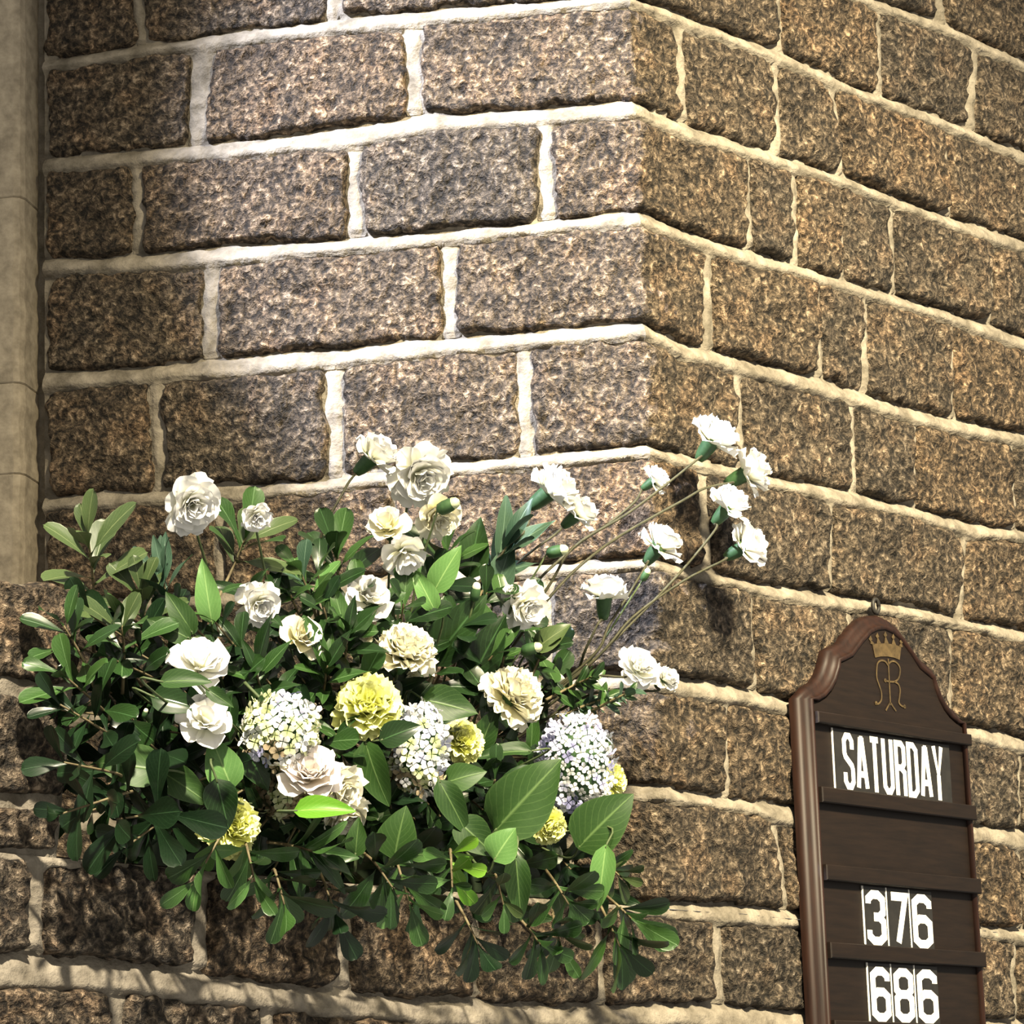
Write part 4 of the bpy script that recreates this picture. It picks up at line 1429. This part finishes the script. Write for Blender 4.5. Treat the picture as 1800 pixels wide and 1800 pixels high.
sprig(T_, 'thin twig above the right tip against the wall', (1040, 1500), (1090, 1540), 8, 48, OB, ('olive', 'dark'), 0.04, 0.06, 0.3, (20, 60), 29, G)
sprig(T_, 'upright twig left of the loose-petalled flower', (600, 1080), (590, 975), 9, 86, OB, ('mid', 'dark'), -0.06, -0.02, 0.4, (12, 65), 30, G)
sprig(T_, 'pale-tipped twig left of the middle top', (560, 1100), (530, 1010), 9, 72, OB, ('mid', 'light', 'blue'), -0.02, 0.0, 0.5, (15, 65), 31, G)
sprig(T_, 'narrow-leaved twig above the broad cream carnation', (600, 1200), (612, 1110), 10, 84, 'lance', ('dark', 'mid'), 0.0, 0.04, 0.5, (15, 60), 32, G)
sprig(T_, 'narrow-leaved twig left of the yellow pompom', (560, 1260), (575, 1170), 9, 82, 'lance', ('dark', 'mid'), 0.0, 0.04, 0.6, (15, 65), 33, G)
sprig(T_, 'bluish grassy twig behind the slanting stems', (820, 1090), (890, 960), 9, 92, 'lance', 'blue', -0.02, 0.01, 0.2, (10, 45), 34, G)
sprig(T_, 'upright dark twig behind the hanging cream flower', (780, 1060), (785, 970), 8, 84, OB, ('dark', 'mid'), -0.05, -0.02, 0.4, (15, 65), 35, G)
sprig(B_, 'small-leaved twig at the right under the white spray', (960, 1230), (1040, 1190), 14, 38, 'small', ('dark', 'mid'), 0.02, 0.05, 0.4, (25, 70), 36, G, 0.85)
sprig(B_, 'small-leaved twig pointing right below the low carnations', (980, 1260), (1070, 1225), 14, 36, 'small', ('dark', 'mid', 'blue'), 0.02, 0.06, 0.4, (25, 70), 37, G, 0.85)
sprig(B_, 'small-leaved twig in front of the low right carnation', (1040, 1250), (1110, 1215), 11, 30, 'small', ('blue', 'mid'), 0.04, 0.10, 0.4, (25, 65), 38, G, 0.85)
sprig(B_, 'small-leaved twig climbing beside the right centre bloom', (930, 1200), (960, 1130), 13, 42, 'small', ('dark', 'mid'), 0.01, 0.04, 0.4, (25, 70), 39, G, 0.85)
sprig(B_, 'small-leaved twig above the long cream carnation', (880, 1190), (890, 1120), 12, 44, 'small', ('mid', 'dark'), 0.0, 0.03, 0.4, (25, 70), 40, G, 0.85)
sprig(B_, 'thin drooping twig crossing the lime hydrangea', (430, 1200), (515, 1290), 7, 30, 'small', ('mid', 'dark'), 0.06, 0.11, 0.2, (20, 50), 41, G, 0.9, mat=M_STEM)
sprig(T_, 'dark twig between the pale and silver hydrangeas', (860, 1420), (870, 1370), 9, 72, OB, 'dark', 0.0, 0.05, 1.2, (35, 85), 42, G)
sprig(T_, 'green twig in the gap right of the lime hydrangea', (600, 1340), (590, 1290), 9, 64, 'lance', ('dark', 'mid'), 0.0, 0.05, 1.0, (30, 80), 43, G)
sprig(T_, 'dark leafy twig above the lime hydrangea', (460, 1240), (450, 1180), 9, 74, 'lance', ('dark', 'mid'), 0.0, 0.05, 0.8, (25, 75), 44, G)

# the packed greenery that fills the arrangement between them
POLY = [(95, 1180), (130, 1090), (190, 1060), (300, 1030), (420, 1030), (560, 1000), (660, 1010), (780, 1000), (880, 1030), (930, 1110), (985, 1190),
        (1000, 1290), (1050, 1400), (1070, 1500), (1100, 1590), (1050, 1630), (900, 1610), (640, 1570), (480, 1560), (330, 1500), (150, 1460), (85, 1380), (85, 1280)]


def inside(x, y):
    c = False
    for (x0, y0), (x1, y1) in zip(POLY, POLY[1:] + POLY[:1]):
        if (y0 > y) != (y1 > y) and x < (x1 - x0) * (y - y0) / (y1 - y0) + x0:
            c = not c
    return c


ANCHORS = [('olive twig at upper left', 155, 930), ('large upper left white flower', 340, 888), ('white rosette flower', 457, 1064), ('twin white blooms', 355, 1210),
           ('half hidden white flower', 532, 1117), ('loose-petalled white flower', 713, 980), ('broad cream carnation', 716, 1143), ('long cream carnation', 905, 1220),
           ('right centre white bloom', 926, 1068), ('yellow pompom carnation', 648, 1240), ('lime hydrangea', 494, 1285), ('pale middle hydrangea', 738, 1315),
           ('silver lavender hydrangea', 1012, 1340), ('blush flower trio', 580, 1390), ('shaded yellow carnation', 408, 1452), ('bright rounded light leaf', 884, 1486),
           ('pale heart-shaped leaf', 391, 1345), ('large dark broad leaf', 922, 1404), ('pale stone block', 70, 1060), ('lower left stone', 200, 1560),
           ('second yellow carnation', 812, 1302), ('lime-tipped rosette twig', 795, 1560), ('glossy right tip twig', 1110, 1615), ('curled pale-edged leaf', 322, 1380)]
USED = set()


def pack_label(x, y):
    for nm, ax, ay in sorted(ANCHORS, key=lambda q: (q[1] - x) ** 2 + (q[2] - y) ** 2):
        a = math.degrees(math.atan2(ay - y, x - ax)) % 360
        w_ = ['right of', 'above and right of', 'above', 'above and left of', 'left of', 'below and left of', 'below', 'below and right of'][int((a + 22.5) // 45) % 8]
        lab = 'dark green packed twig %s the %s' % (w_, nm)
        if lab not in USED:
            USED.add(lab)
            return lab


rf = random.Random(99)
spots = []
tries = 0
while len(spots) < 92 and tries < 60000:
    tries += 1
    x, y = rf.uniform(60, 1120), rf.uniform(990, 1640)
    if inside(x, y) and all((x - a) ** 2 + (y - b) ** 2 > 60 ** 2 for a, b in spots):
        spots.append((x, y))
for i, (x, y) in enumerate(spots):
    bx, by = 640 + (x - 640) * 0.72, 1330 + (y - 1330) * 0.55
    if (bx - x) ** 2 + (by - y) ** 2 < 40 ** 2:
        by += 50
    kind = rf.choice([OB, OB, 'lance', OB]) if x > 420 else OB
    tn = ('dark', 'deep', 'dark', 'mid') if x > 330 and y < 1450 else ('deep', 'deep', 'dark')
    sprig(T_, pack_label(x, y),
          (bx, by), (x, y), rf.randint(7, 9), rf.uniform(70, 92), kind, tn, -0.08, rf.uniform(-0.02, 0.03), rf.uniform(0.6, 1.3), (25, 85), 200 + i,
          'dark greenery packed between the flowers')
